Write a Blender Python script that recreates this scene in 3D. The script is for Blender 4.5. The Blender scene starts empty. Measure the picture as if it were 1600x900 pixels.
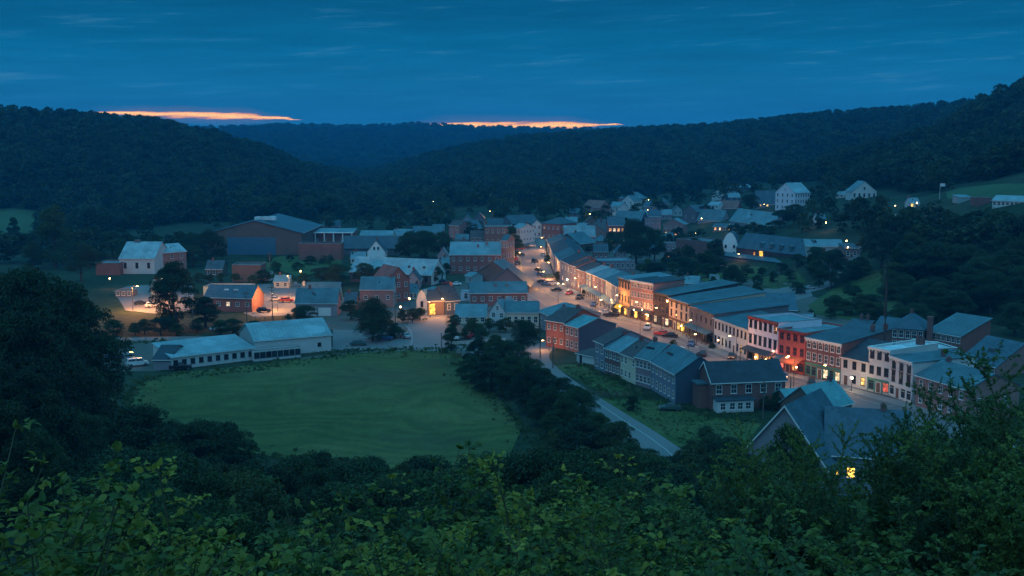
import bpy, bmesh, math, random
import numpy as np
from mathutils import Vector, Matrix

C = bpy.context.scene.collection
SC = bpy.context.scene
PI = math.pi

# ------------------------------------------------------------------ camera
FOC, CAM_H, HORIZ = 1700.0, 54.0, 225.0
PITCH = math.atan(HORIZ / FOC)
cam_d = bpy.data.cameras.new('camera')
cam_d.sensor_width = 36.0
cam_d.lens = 36.0 * FOC / 1600.0
cam_d.clip_start, cam_d.clip_end = 0.3, 40000
cam = bpy.data.objects.new('camera', cam_d)
C.objects.link(cam)
cam.location = (0, 0, CAM_H)
cam.rotation_euler = (PI / 2 - PITCH, 0, 0)
SC.camera = cam

# ------------------------------------------------------------------ view
SC.view_settings.view_transform = 'Standard'
SC.view_settings.look = 'None'
SC.view_settings.exposure = 0.15
SC.view_settings.gamma = 1.0
SC.cycles.use_denoising = True
SC.cycles.max_bounces = 5
SC.cycles.diffuse_bounces = 2
SC.cycles.glossy_bounces = 2
SC.cycles.transmission_bounces = 2
SC.cycles.volume_bounces = 0
SC.cycles.transparent_max_bounces = 4
SC.cycles.sample_clamp_indirect = 2.0

# ------------------------------------------------------------------ dusk sky (world)
W = bpy.data.worlds.new('World')
SC.world = W
W.use_nodes = True
nt = W.node_tree
nt.nodes.clear()


class NB:
    """tiny node builder"""
    def __init__(s, t): s.t = t
    def n(s, ty, **kw):
        n = s.t.nodes.new(ty)
        for k, v in kw.items(): setattr(n, k, v)
        return n
    def l(s, a, b): s.t.links.new(a, b)
    def m(s, op, a, b=None, c=None, clamp=False):
        n = s.n('ShaderNodeMath', operation=op); n.use_clamp = clamp
        for i, v in enumerate((a, b, c)):
            if v is None: continue
            if isinstance(v, (int, float)): n.inputs[i].default_value = v
            else: s.l(v, n.inputs[i])
        return n.outputs[0]
    def ramp(s, f, stops, mode='LINEAR'):
        n = s.n('ShaderNodeValToRGB'); n.color_ramp.interpolation = mode
        e = n.color_ramp.elements
        while len(e) < len(stops): e.new(0.5)
        for i, (p, c) in enumerate(stops):
            e[i].position = p; e[i].color = (*c, 1)
        s.l(f, n.inputs[0]); return n.outputs[0]
    def mix(s, f, a, b, mode='MIX'):
        n = s.n('ShaderNodeMix', data_type='RGBA', blend_type=mode)
        for i, v in ((0, f), (6, a), (7, b)):
            if isinstance(v, (int, float)): n.inputs[i].default_value = v
            elif isinstance(v, tuple): n.inputs[i].default_value = (*v, 1) if len(v) == 3 else v
            else: s.l(v, n.inputs[i])
        return n.outputs[2]
    def sstep(s, x, lo, hi):
        n = s.n('ShaderNodeMapRange', interpolation_type='SMOOTHSTEP')
        s.l(x, n.inputs[0]); n.inputs[1].default_value = lo; n.inputs[2].default_value = hi
        return n.outputs[0]
    def noise(s, vec, scale, detail=4, rough=0.55):
        n = s.n('ShaderNodeTexNoise'); n.inputs['Scale'].default_value = scale
        n.inputs['Detail'].default_value = detail; n.inputs['Roughness'].default_value = rough
        s.l(vec, n.inputs['Vector']); return n.outputs[0]


b = NB(nt)
tc = b.n('ShaderNodeTexCoord')
sep = b.n('ShaderNodeSeparateXYZ'); b.l(tc.outputs['Generated'], sep.inputs[0])
dx, dy, dz = sep.outputs
el = b.m('ARCSINE', dz)                                  # elevation, radians
az = b.m('ARCTAN2', dx, dy)                              # azimuth from straight ahead
# base gradient with elevation: hazy blue at the horizon, deep blue above, brightened overhead, out of view, to light the town
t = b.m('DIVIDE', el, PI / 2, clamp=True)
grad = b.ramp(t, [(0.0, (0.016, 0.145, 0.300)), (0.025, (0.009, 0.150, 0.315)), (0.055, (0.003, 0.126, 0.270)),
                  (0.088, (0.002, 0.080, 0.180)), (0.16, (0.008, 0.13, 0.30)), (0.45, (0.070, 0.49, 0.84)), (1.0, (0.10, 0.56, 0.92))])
# the unseen sky behind the viewer is brightened too, to light facing walls
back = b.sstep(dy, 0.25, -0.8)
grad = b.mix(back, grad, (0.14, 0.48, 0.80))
# streaky cloud: noise stretched along the horizon
cv = b.n('ShaderNodeCombineXYZ')
b.l(b.m('MULTIPLY', az, 3.0), cv.inputs[0]); b.l(b.m('MULTIPLY', el, 38.0), cv.inputs[1])
cl = b.noise(cv.outputs[0], 1.3, 5, 0.6)
cv2 = b.n('ShaderNodeCombineXYZ')
b.l(b.m('MULTIPLY', az, 10.0), cv2.inputs[0]); b.l(b.m('MULTIPLY', b.m('SUBTRACT', el, b.m('MULTIPLY', az, 0.05)), 110.0), cv2.inputs[1])
cl2 = b.noise(cv2.outputs[0], 1.0, 5, 0.6)
cl = b.m('ADD', b.m('MULTIPLY', cl, 0.6), b.m('MULTIPLY', cl2, 0.4))
shade = b.m('ADD', b.m('MULTIPLY', b.m('SUBTRACT', cl, 0.5), 1.0), 1.0)
sky = b.mix(1.0, grad, b.ramp(b.m('MULTIPLY', shade, 0.5), [(0, (0, 0, 0)), (1, (2, 2, 2))]), 'MULTIPLY')
streak = b.m('MULTIPLY', b.sstep(cl2, 0.54, 0.74), b.sstep(cl, 0.44, 0.62))
streak = b.m('MULTIPLY', streak, b.m('MULTIPLY', b.sstep(el, 0.02, 0.05), b.sstep(el, 0.45, 0.2)))
sky = b.mix(b.m('MULTIPLY', streak, 0.30), sky, (0.075, 0.235, 0.38))
# the slits of sunset light under the cloud bank
wob = b.m('MULTIPLY', b.m('SUBTRACT', cl2, 0.5), 0.014)


def slit(a0, a1, e0, slope, half):
    up = b.sstep(az, a0, a0 + (a1 - a0) * 0.35); dn = b.sstep(az, a1, a1 - (a1 - a0) * 0.30)
    w = b.m('MULTIPLY', up, dn)
    c = b.m('ADD', b.m('MULTIPLY', b.m('SUBTRACT', az, a0), slope), e0)
    d = b.m('ABSOLUTE', b.m('SUBTRACT', b.m('ADD', el, wob), c))
    h = b.m('MULTIPLY', w, half)
    k = b.m('SUBTRACT', 1.0, b.m('DIVIDE', d, b.m('MAXIMUM', h, 0.0002)), clamp=True)
    g = b.m('MULTIPLY', b.m('SUBTRACT', 1.0, b.m('DIVIDE', d, b.m('MAXIMUM', b.m('MULTIPLY', h, 3.0), 0.0002)), clamp=True), w)
    return b.m('MULTIPLY', k, b.sstep(w, 0.03, 0.12)), g


k1, g1 = slit(-0.392, -0.180, 0.0274, -0.024, 0.0030)
k2, g2 = slit(-0.135, 0.112, 0.0158, 0.003, 0.0034)
for k, g in ((k1, g1), (k2, g2)):
    sky = b.mix(b.m('MULTIPLY', g, 0.32), sky, (0.42, 0.26, 0.30))
    kk = b.m('MULTIPLY', k, 2.2, clamp=True)
    sky = b.mix(kk, sky, b.ramp(k, [(0, (1.3, 0.36, 0.10)), (0.45, (1.7, 0.68, 0.14)), (1, (2.0, 1.05, 0.26))]))
low = b.sstep(el, -0.02, -0.10)
sky = b.mix(low, sky, (0.004, 0.02, 0.03))
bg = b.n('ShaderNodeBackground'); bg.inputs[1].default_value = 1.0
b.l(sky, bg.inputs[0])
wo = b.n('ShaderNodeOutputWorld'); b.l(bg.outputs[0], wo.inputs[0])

# faint directional twilight from the brightened sky behind the viewer
sun_d = bpy.data.lights.new('sun', 'SUN')
sun_d.energy = 0.25; sun_d.angle = math.radians(60); sun_d.color = (0.42, 0.76, 1.0)
sun = bpy.data.objects.new('sun', sun_d); C.objects.link(sun)
sun.rotation_euler = (math.radians(48), 0, math.radians(-35))

# ------------------------------------------------------------------ helpers: pixels <-> place
CP, SP = math.cos(PITCH), math.sin(PITCH)


def ray(px, py):
    u, v = (px - 800) / FOC, (450 - py) / FOC
    return (u, CP + v * SP, -SP + v * CP)


def sm(x, a, c):
    t = np.clip((x - a) / (c - a), 0, 1)
    return t * t * (3 - 2 * t)


def ramp_up(t, w):
    return np.where(t <= 0, 0, np.where(t < w, t * t / (2 * w), t - w / 2))


def vnoise(x, y, sc, seed=0):
    """cheap smooth value noise"""
    x, y = x / sc, y / sc
    xi, yi = np.floor(x), np.floor(y)
    fx, fy = x - xi, y - yi
    fx, fy = fx * fx * (3 - 2 * fx), fy * fy * (3 - 2 * fy)
    def h(a, c):
        v = np.sin(a * 127.1 + c * 311.7 + seed * 74.7) * 43758.5453
        return v - np.floor(v)
    return (h(xi, yi) * (1 - fx) + h(xi + 1, yi) * fx) * (1 - fy) + (h(xi, yi + 1) * (1 - fx) + h(xi + 1, yi + 1) * fx) * fy - 0.5


def terrain(x, y):
    x, y = np.asarray(x, float), np.asarray(y, float)
    d = np.hypot(x, y)
    u = 800 + FOC * np.where(y > 1, x / np.maximum(y, 1), np.sign(x) * 9)
    # the overlook slope the viewer stands on
    ys = np.where(y < 0, y * 0.15, y)
    s = 52.0 - 0.36 * ys + 0.22 * np.maximum(0, -x - 30) + 0.10 * np.maximum(0, x - 70) * sm(y, 210, 150)
    z = np.where(y < 400, ramp_up(s, 10.0), 0)
    # the hay field swells gently
    z = z + 1.5 * np.exp(-((x + 26) / 34) ** 2 - ((y - 232) / 20) ** 2)
    # gentle rise of the town towards its far end
    z = z + 9.0 * sm(y, 520, 800) * sm(u, 560, 800)
    # hillside right of the street
    xb = np.interp(y, [0, 220, 300, 400, 480, 600, 700, 850, 1100], [150, 137, 142, 116, 82, 80, 92, 118, 140])
    sl = np.interp(y, [220, 400, 480, 600, 700, 850, 1000], [.42, .42, .30, .20, .22, .30, .33])
    cap = np.interp(u, [900, 1180, 1250, 1310, 1390, 1470, 1530, 1600, 1800], [6, 13, 20, 29, 40, 53, 76, 98, 130])
    hr = ramp_up(x - xb, 16.0) * sl
    hr = np.where(y > 60, hr, 0)
    k = 8.0
    hr = np.minimum(hr, cap) - np.maximum(k - np.abs(hr - cap), 0) ** 2 / (4 * k) * (hr > 4)
    hr = np.maximum(hr, 0) * (1 - 0.55 * sm(d, 950, 1500))
    z = np.maximum(z, hr + (z < 12) * z * 0.5)
    # left hill, middle hill, far ridge: each rises from its foot to its own crest and falls behind it
    wob = 1 + 0.5 * vnoise(x, y, 140, 3) + 0.25 * vnoise(x, y, 60, 5)
    lh = np.interp(u, [-600, 0, 150, 250, 350, 420, 480, 560, 600], [79, 73, 68, 62, 50, 35, 16, 2, 0])
    zl = lh * (sm(d, 690 + 60 * wob, 1180) ** 0.9) * (1 - 0.7 * sm(d, 1250, 1900))
    mh = np.interp(u, [540, 590, 700, 800, 900, 1000, 1100, 1200, 1300, 1400, 1480, 1600, 2200], [0, 4, 29, 45, 52, 57, 61, 70, 75, 78, 82, 88, 100])
    zm = mh * sm(d, 800 + 50 * wob, 1520) * (1 - 0.6 * sm(d, 1600, 2200))
    fh = np.interp(u, [-800, 300, 380, 450, 520, 600, 640, 700, 760, 830, 1000, 2400], [60, 76, 80, 87, 82, 84, 89, 84, 78, 73, 70, 60])
    zf = fh * sm(d, 2000, 3200)
    hills = np.maximum(np.maximum(zl, zm), zf)
    hills = np.where(y > 0, hills, 0)
    z = np.maximum(z, hills + 0.3 * (hills > 0.5) * z)
    return z


def T(x, y): return float(terrain(x, y))


def G(px, py, z=None):
    """ground point seen at photo pixel (px,py): plane z if given, else march onto the terrain"""
    r = ray(px, py)
    if z is not None:
        t = (z - CAM_H) / r[2]
        return Vector((r[0] * t, r[1] * t, z))
    ts = np.concatenate([np.linspace(5, 400, 400), np.linspace(401, 4000, 1800)])
    X, Y, Z = r[0] * ts, r[1] * ts, CAM_H + r[2] * ts
    h = terrain(X, Y)
    i = int(np.argmax(Z <= h))
    if i == 0: i = len(ts) - 1
    a, c = ts[i - 1], ts[i]
    for _ in range(18):
        m = (a + c) / 2
        if CAM_H + r[2] * m <= T(r[0] * m, r[1] * m): c = m
        else: a = m
    return Vector((r[0] * c, r[1] * c, CAM_H + r[2] * c))


def zat(y, py):
    """height of a point at ground distance y that shows at photo row py"""
    c = (450 - py) / FOC
    return CAM_H + y * (c * CP - SP) / (CP + c * SP)


def at(px, y):
    """ground point in photo column px at distance y"""
    x = (px - 800) / FOC * y
    for _ in range(3):
        z = T(x, y)
        x = (px - 800) / FOC * (y * CP - (z - CAM_H) * SP)
    return Vector((x, y, T(x, y)))


# ------------------------------------------------------------------ helpers: objects
def tag(o, label=None, cat=None, group=None, kind=None):
    if label: o['label'] = label
    if cat: o['category'] = cat
    if group: o['group'] = group
    if kind: o['kind'] = kind
    return o


def empty(name, loc, rz=0.0):
    o = bpy.data.objects.new(name, None); C.objects.link(o)
    o.location = loc; o.rotation_euler = (0, 0, rz); o.empty_display_size = 0.5
    return o


def put(name, me, parent=None, loc=(0, 0, 0), rot=(0, 0, 0), scale=None):
    o = bpy.data.objects.new(name, me); C.objects.link(o)
    if parent is not None: o.parent = parent
    o.location = loc; o.rotation_euler = rot
    if scale is not None: o.scale = scale
    return o


class MB:
    """collects shapes; build() gives ONE mesh"""
    def __init__(s): s.v, s.f, s.m = [], [], []
    def poly(s, pts, mi=0):
        i = len(s.v); s.v += [tuple(p) for p in pts]; s.f.append(tuple(range(i, i + len(pts)))); s.m.append(mi)
    def box(s, x0, y0, z0, x1, y1, z1, mi=0):
        i = len(s.v)
        s.v += [(x0, y0, z0), (x1, y0, z0), (x1, y1, z0), (x0, y1, z0), (x0, y0, z1), (x1, y0, z1), (x1, y1, z1), (x0, y1, z1)]
        for q in ((0, 3, 2, 1), (4, 5, 6, 7), (0, 1, 5, 4), (1, 2, 6, 5), (2, 3, 7, 6), (3, 0, 4, 7)):
            s.f.append(tuple(i + k for k in q)); s.m.append(mi)
    def prism(s, pts, axis, a, c, mi=0):
        """closed outline pts (u,z) swept along axis 'x' or 'y' from a to c"""
        i, n = len(s.v), len(pts)
        for w in (a, c):
            for (p, z) in pts: s.v.append((w, p, z) if axis == 'x' else (p, w, z))
        s.f.append(tuple(i + k for k in range(n))[::-1]); s.m.append(mi)
        s.f.append(tuple(i + n + k for k in range(n))); s.m.append(mi)
        for k in range(n):
            j = (k + 1) % n
            s.f.append((i + k, i + j, i + n + j, i + n + k)); s.m.append(mi)
    def tube(s, p, q, r0, r1, n=6, mi=0, cap=True):
        p, q = Vector(p), Vector(q); d = (q - p).normalized()
        a = d.orthogonal().normalized(); c = d.cross(a); i = len(s.v)
        for (o, r) in ((p, r0), (q, r1)):
            for k in range(n):
                th = 2 * PI * k / n
                s.v.append(tuple(o + a * (r * math.cos(th)) + c * (r * math.sin(th))))
        for k in range(n):
            j = (k + 1) % n
            s.f.append((i + k, i + j, i + n + j, i + n + k)); s.m.append(mi)
        if cap:
            s.f.append(tuple(i + k for k in range(n))[::-1]); s.m.append(mi)
            s.f.append(tuple(i + n + k for k in range(n))); s.m.append(mi)
    def mesh(s, name, *mats):
        me = bpy.data.meshes.new(name); me.from_pydata(s.v, [], s.f)
        for m_ in mats: me.materials.append(m_)
        if len(mats) > 1: me.polygons.foreach_set('material_index', s.m)
        bm = bmesh.new(); bm.from_mesh(me); bmesh.ops.recalc_face_normals(bm, faces=bm.faces[:]); bm.to_mesh(me); bm.free()
        return me
    def build(s, name, mats, parent=None, loc=(0, 0, 0), rot=(0, 0, 0)):
        if not isinstance(mats, (tuple, list)): mats = (mats,)
        return put(name, s.mesh(name, *mats), parent, loc, rot)


def fast_mesh(name, verts, faces, mats, midx=None):
    """verts (n,3), faces (m,k) same k"""
    me = bpy.data.meshes.new(name)
    verts = np.ascontiguousarray(verts, np.float32); faces = np.ascontiguousarray(faces, np.int32)
    m, k = faces.shape
    me.vertices.add(len(verts)); me.vertices.foreach_set('co', verts.ravel())
    me.loops.add(m * k); me.loops.foreach_set('vertex_index', faces.ravel())
    me.polygons.add(m); me.polygons.foreach_set('loop_start', np.arange(0, m * k, k, dtype=np.int32))
    me.polygons.foreach_set('loop_total', np.full(m, k, np.int32))
    for q in mats: me.materials.append(q)
    if midx is not None: me.polygons.foreach_set('material_index', np.ascontiguousarray(midx, np.int32))
    me.update(calc_edges=True); me.validate()
    return me


# ------------------------------------------------------------------ materials
MATS = {}


def mat(name, col, rough=0.8, metal=0.0, var=0.25, scale=0.35, kind='plain', emit=None, spec=0.3, coord='Object', objvar=0.0, col2=None):
    if name in MATS: return MATS[name]
    m = bpy.data.materials.new(name); m.use_nodes = True
    t = m.node_tree; t.nodes.clear(); q = NB(t)
    out = q.n('ShaderNodeOutputMaterial'); p = q.n('ShaderNodeBsdfPrincipled')
    q.l(p.outputs[0], out.inputs[0])
    p.inputs['Roughness'].default_value = rough; p.inputs['Metallic'].default_value = metal
    p.inputs['Specular IOR Level'].default_value = spec
    tcn = q.n('ShaderNodeTexCoord')
    if coord == 'Object': vec = tcn.outputs['Object']
    else:
        gn = q.n('ShaderNodeNewGeometry'); vec = gn.outputs['Position']
    n1 = q.noise(vec, scale, 6, 0.6)
    n2 = q.noise(vec, scale * 7.3, 4, 0.6)
    f = q.m('ADD', q.m('MULTIPLY', n1, 0.6), q.m('MULTIPLY', n2, 0.4))
    f = q.m('ADD', q.m('MULTIPLY', q.m('SUBTRACT', f, 0.5), 3.2 * var), 1.0)
    base = col
    if col2 is not None:
        base = q.mix(q.sstep(n1, 0.42, 0.60), tuple(col), tuple(col2))
    if kind == 'brick':
        br = q.n('ShaderNodeTexBrick'); q.l(vec, br.inputs['Vector'])
        mp = q.n('ShaderNodeMapping'); mp.inputs['Rotation'].default_value = (PI / 2, 0, 0)
        br.inputs['Scale'].default_value = 1.0
        br.inputs['Brick Width'].default_value = 0.24; br.inputs['Row Height'].default_value = 0.085
        br.inputs['Mortar Size'].default_value = 0.008
        cx = q.n('ShaderNodeSeparateXYZ'); q.l(vec, cx.inputs[0])
        cc = q.n('ShaderNodeCombineXYZ'); q.l(q.m('ADD', cx.outputs[0], cx.outputs[1]), cc.inputs[0]); q.l(cx.outputs[2], cc.inputs[1])
        q.l(cc.outputs[0], br.inputs['Vector'])
        br.inputs['Color1'].default_value = (*[c * 1.1 for c in col], 1); br.inputs['Color2'].default_value = (*[c * 0.8 for c in col], 1)
        br.inputs['Mortar'].default_value = (*[c * 0.6 + 0.10 for c in col], 1)
        base = br.outputs[0]
    if kind == 'clapboard':
        cx = q.n('ShaderNodeSeparateXYZ'); q.l(vec, cx.inputs[0])
        sx = q.m('FRACT', q.m('MULTIPLY', cx.outputs[2], 1 / 0.16))
        bp = q.n('ShaderNodeBump'); bp.inputs['Strength'].default_value = 0.6; bp.inputs['Distance'].default_value = 0.02
        q.l(sx, bp.inputs['Height']); q.l(bp.outputs[0], p.inputs['Normal'])
    if kind in ('metalroof', 'shingle'):
        cx = q.n('ShaderNodeSeparateXYZ'); q.l(vec, cx.inputs[0])
        # patches of older and newer sheet
        vo = q.n('ShaderNodeTexVoronoi', feature='F1'); vo.inputs['Scale'].default_value = 0.22 if kind == 'metalroof' else 1.4
        q.l(vec, vo.inputs['Vector'])
        sp2 = q.n('ShaderNodeSeparateColor'); q.l(vo.outputs['Color'], sp2.inputs[0])
        f = q.m('MULTIPLY', f, q.m('ADD', q.m('MULTIPLY', sp2.outputs[0], 0.30), 0.85))
        if kind == 'metalroof':
            bp = q.n('ShaderNodeBump'); bp.inputs['Strength'].default_value = 0.25; bp.inputs['Distance'].default_value = 0.05
            q.l(n2, bp.inputs['Height']); q.l(bp.outputs[0], p.inputs['Normal'])
            q.l(q.m('ADD', q.m('MULTIPLY', n1, 0.4), rough - 0.2), p.inputs['Roughness'])
    mul = q.n('ShaderNodeVectorMath', operation='SCALE')
    if isinstance(base, tuple) or isinstance(base, list):
        rgb = q.n('ShaderNodeRGB'); rgb.outputs[0].default_value = (*base[:3], 1); base = rgb.outputs[0]
    q.l(base, mul.inputs[0])
    if objvar:
        oi = q.n('ShaderNodeObjectInfo')
        f = q.m('MULTIPLY', f, q.m('ADD', q.m('MULTIPLY', oi.outputs['Random'], objvar), 1 - objvar / 2))
    q.l(f, mul.inputs['Scale'])
    q.l(mul.outputs[0], p.inputs['Base Color'])
    if emit:
        p.inputs['Emission Color'].default_value = (*emit[0], 1); p.inputs['Emission Strength'].default_value = emit[1]
    MATS[name] = m
    return m


def glass(name='window_glass', col=(0.02, 0.03, 0.04), rough=0.08):
    return mat(name, col, rough, 0, 0.3, 0.5, spec=0.5, objvar=0.8)


def lit(name, col, e):
    """pane of a lit room: uneven warm light"""
    if name in MATS: return MATS[name]
    m = bpy.data.materials.new(name); m.use_nodes = True
    t = m.node_tree; t.nodes.clear(); q = NB(t)
    out = q.n('ShaderNodeOutputMaterial'); p = q.n('ShaderNodeBsdfPrincipled'); q.l(p.outputs[0], out.inputs[0])
    p.inputs['Base Color'].default_value = (0.05, 0.04, 0.03, 1); p.inputs['Roughness'].default_value = 0.15
    tcn = q.n('ShaderNodeTexCoord'); n = q.noise(tcn.outputs['Object'], 1.6, 3, 0.6)
    oi = q.n('ShaderNodeObjectInfo')
    k = q.m('MULTIPLY', q.m('ADD', q.m('MULTIPLY', q.sstep(n, 0.38, 0.66), 0.9), 0.25), q.m('ADD', q.m('MULTIPLY', oi.outputs['Random'], 0.9), 0.45))
    p.inputs['Emission Color'].default_value = (*col, 1); q.l(q.m('MULTIPLY', k, e), p.inputs['Emission Strength'])
    MATS[name] = m
    return m


def foliage(name, c1, c2, trans=0.25):
    if name in MATS: return MATS[name]
    m = bpy.data.materials.new(name); m.use_nodes = True
    t = m.node_tree; t.nodes.clear(); q = NB(t)
    out = q.n('ShaderNodeOutputMaterial'); p = q.n('ShaderNodeBsdfPrincipled')
    p.inputs['Roughness'].default_value = 0.6; p.inputs['Specular IOR Level'].default_value = 0.25
    gn = q.n('ShaderNodeNewGeometry'); oi = q.n('ShaderNodeObjectInfo')
    n = q.noise(gn.outputs['Position'], 0.45 if name != 'woodland' else 0.010, 4, 0.65)
    f = q.m('ADD', q.m('MULTIPLY', n, 0.5), q.m('MULTIPLY', gn.outputs['Random Per Island'], 0.35))
    f = q.m('ADD', q.m('MULTIPLY', f, 0.8), q.m('MULTIPLY', oi.outputs['Random'], 0.55))
    col = q.mix(q.m('SUBTRACT', q.m('MULTIPLY', f, 1.3), 0.35, clamp=True), tuple(c1), tuple(c2))
    q.l(col, p.inputs['Base Color'])
    tr = q.n('ShaderNodeBsdfTranslucent'); q.l(col, tr.inputs[0])
    mx = q.n('ShaderNodeMixShader'); mx.inputs[0].default_value = trans
    q.l(p.outputs[0], mx.inputs[1]); q.l(tr.outputs[0], mx.inputs[2]); q.l(mx.outputs[0], out.inputs[0])
    MATS[name] = m
    return m
# ------------------------------------------------------------------ the land
GRASS = mat('ground_grass', (0.026, 0.046, 0.022), 0.9, var=0.45, scale=0.03, coord='World', spec=0.1, col2=(0.040, 0.052, 0.030))
FIELD = mat('field_grass', (0.082, 0.108, 0.034), 0.9, var=0.5, scale=0.022, coord='World', spec=0.1, col2=(0.100, 0.112, 0.040))
LAWN = mat('lawn_grass', (0.060, 0.100, 0.030), 0.9, var=0.35, scale=0.06, coord='World', spec=0.1, col2=(0.085, 0.105, 0.04))
MEADOW = mat('meadow_grass', (0.060, 0.105, 0.050), 0.9, var=0.35, scale=0.02, coord='World', spec=0.1)
ASPH = mat('asphalt', (0.150, 0.140, 0.140), 0.75, var=0.22, scale=0.10, coord='World', spec=0.3)
ASPH2 = mat('asphalt_pale', (0.175, 0.17, 0.17), 0.8, var=0.22, scale=0.10, coord='World', spec=0.25)
GRAVEL = mat('gravel', (0.135, 0.125, 0.115), 0.9, var=0.4, scale=0.10, coord='World', spec=0.15, col2=(0.10, 0.10, 0.08))
CONC = mat('concrete', (0.24, 0.23, 0.22), 0.85, var=0.25, scale=0.2, coord='World', spec=0.2)
PAINT = mat('road_paint', (0.45, 0.45, 0.42), 0.7, var=0.3, scale=0.6, coord='World')
YPAINT = mat('yellow_paint', (0.45, 0.33, 0.08), 0.7, var=0.3, scale=0.6, coord='World')

def mown(m, dark=(0.052, 0.060, 0.036), pale=(0.085, 0.115, 0.045), patch=None):
    """mowing bands, bare patches and rank grass in the hay field"""
    q = NB(m.node_tree); p = next(n for n in m.node_tree.nodes if n.type == 'BSDF_PRINCIPLED')
    src = p.inputs['Base Color'].links[0].from_socket
    gn = q.n('ShaderNodeNewGeometry'); pos = gn.outputs['Position']
    sx = q.n('ShaderNodeSeparateXYZ'); q.l(pos, sx.inputs[0])
    w = q.noise(pos, 0.018, 3, 0.5)
    # rows bend round the field
    ph = q.m('ADD', q.m('MULTIPLY', sx.outputs[1], 0.9), q.m('MULTIPLY', w, 90.0))
    band = q.m('MULTIPLY', q.m('SINE', ph), 0.11)
    fine = q.noise(pos, 0.9, 4, 0.7)
    k = q.m('ADD', 1.0, q.m('ADD', band, q.m('MULTIPLY', q.m('SUBTRACT', fine, 0.5), 0.9)))
    v = q.n('ShaderNodeVectorMath', operation='SCALE'); q.l(src, v.inputs[0]); q.l(k, v.inputs['Scale'])
    n3 = q.noise(pos, 0.035, 4, 0.65)
    c = q.mix(q.m('MULTIPLY', q.sstep(n3, 0.50, 0.72), 0.45), v.outputs[0], tuple(dark))
    n4 = q.noise(pos, 0.075, 4, 0.65)
    c = q.mix(q.m('MULTIPLY', q.sstep(n4, 0.60, 0.70), 0.5), c, tuple(pale))
    if patch:
        dn = q.n('ShaderNodeVectorMath', operation='DISTANCE'); q.l(pos, dn.inputs[0]); dn.inputs[1].default_value = patch
        k = q.sstep(q.m('ADD', dn.outputs['Value'], q.m('MULTIPLY', n3, 30.0)), 36.0, 14.0)
        c = q.mix(q.m('MULTIPLY', k, 0.5), c, (0.085, 0.072, 0.045))
    q.l(c, p.inputs['Base Color'])


mown(FIELD, pale=(0.12, 0.13, 0.05), patch=(-31.0, 246.0, 1.0)); mown(LAWN); mown(GRASS, (0.05, 0.045, 0.03), (0.05, 0.07, 0.03))

# ground: one polar sheet round the viewpoint out to the horizon
az_d = np.radians(np.concatenate([np.arange(-180, -40, 4), np.arange(-40, 40, 0.25), np.arange(40, 180, 4)]))
rr = [2.0]
while rr[-1] < 4200:
    r_ = rr[-1]
    rr.append(r_ + (2.5 if r_ < 320 else 5 if r_ < 900 else 10 if r_ < 1700 else 25 if r_ < 3600 else r_ * 0.08))
rr = np.array(rr)
na, nr = len(az_d), len(rr)
A_, R_ = np.meshgrid(az_d, rr, indexing='ij')
X_, Y_ = R_ * np.sin(A_), R_ * np.cos(A_)
Z_ = terrain(X_, Y_)
gv = np.stack([X_, Y_, Z_], -1).reshape(-1, 3)
gv = np.vstack([gv, [[0, 0, T(0, 0.01)]]])
ia, ir = np.meshgrid(np.arange(na), np.arange(nr - 1), indexing='ij')
ja = (ia + 1) % na
gf = np.stack([ia * nr + ir, ia * nr + ir + 1, ja * nr + ir + 1, ja * nr + ir], -1).reshape(-1, 4)
me = fast_mesh('ground', gv, gf[:, ::-1], [GRASS])
me.polygons.foreach_set('use_smooth', np.ones(len(gf), bool))
tag(put('ground', me), kind='structure')


def sheet(name, pts, m, off, px=True, cell=7.0, kind='structure'):
    """a flat covering draped over the ground; pts are photo pixels (or world points)"""
    P = [G(*p).xy if px else Vector(p).xy for p in pts]
    bm = bmesh.new()
    f = bm.faces.new([bm.verts.new((p.x, p.y, 0)) for p in P])
    bmesh.ops.triangulate(bm, faces=[f])
    xs = [p.x for p in P]; ys = [p.y for p in P]
    zs = [T(p.x, p.y) for p in P]
    if max(zs) > 0.01:
        for (lo, hi, no) in ((min(xs), max(xs), (1, 0, 0)), (min(ys), max(ys), (0, 1, 0))):
            for k in range(1, int((hi - lo) / cell) + 1):
                co = (lo + k * cell, 0, 0) if no[0] else (0, lo + k * cell, 0)
                bmesh.ops.bisect_plane(bm, geom=bm.verts[:] + bm.edges[:] + bm.faces[:], plane_co=co, plane_no=no)
    for v in bm.verts: v.co.z = T(v.co.x, v.co.y) + off
    for f in bm.faces:
        f.normal_update()
        if f.normal.z < 0: f.normal_flip()
    me = bpy.data.meshes.new(name); bm.to_mesh(me); bm.free(); me.materials.append(m)
    return tag(put(name, me), kind=kind)


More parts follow.
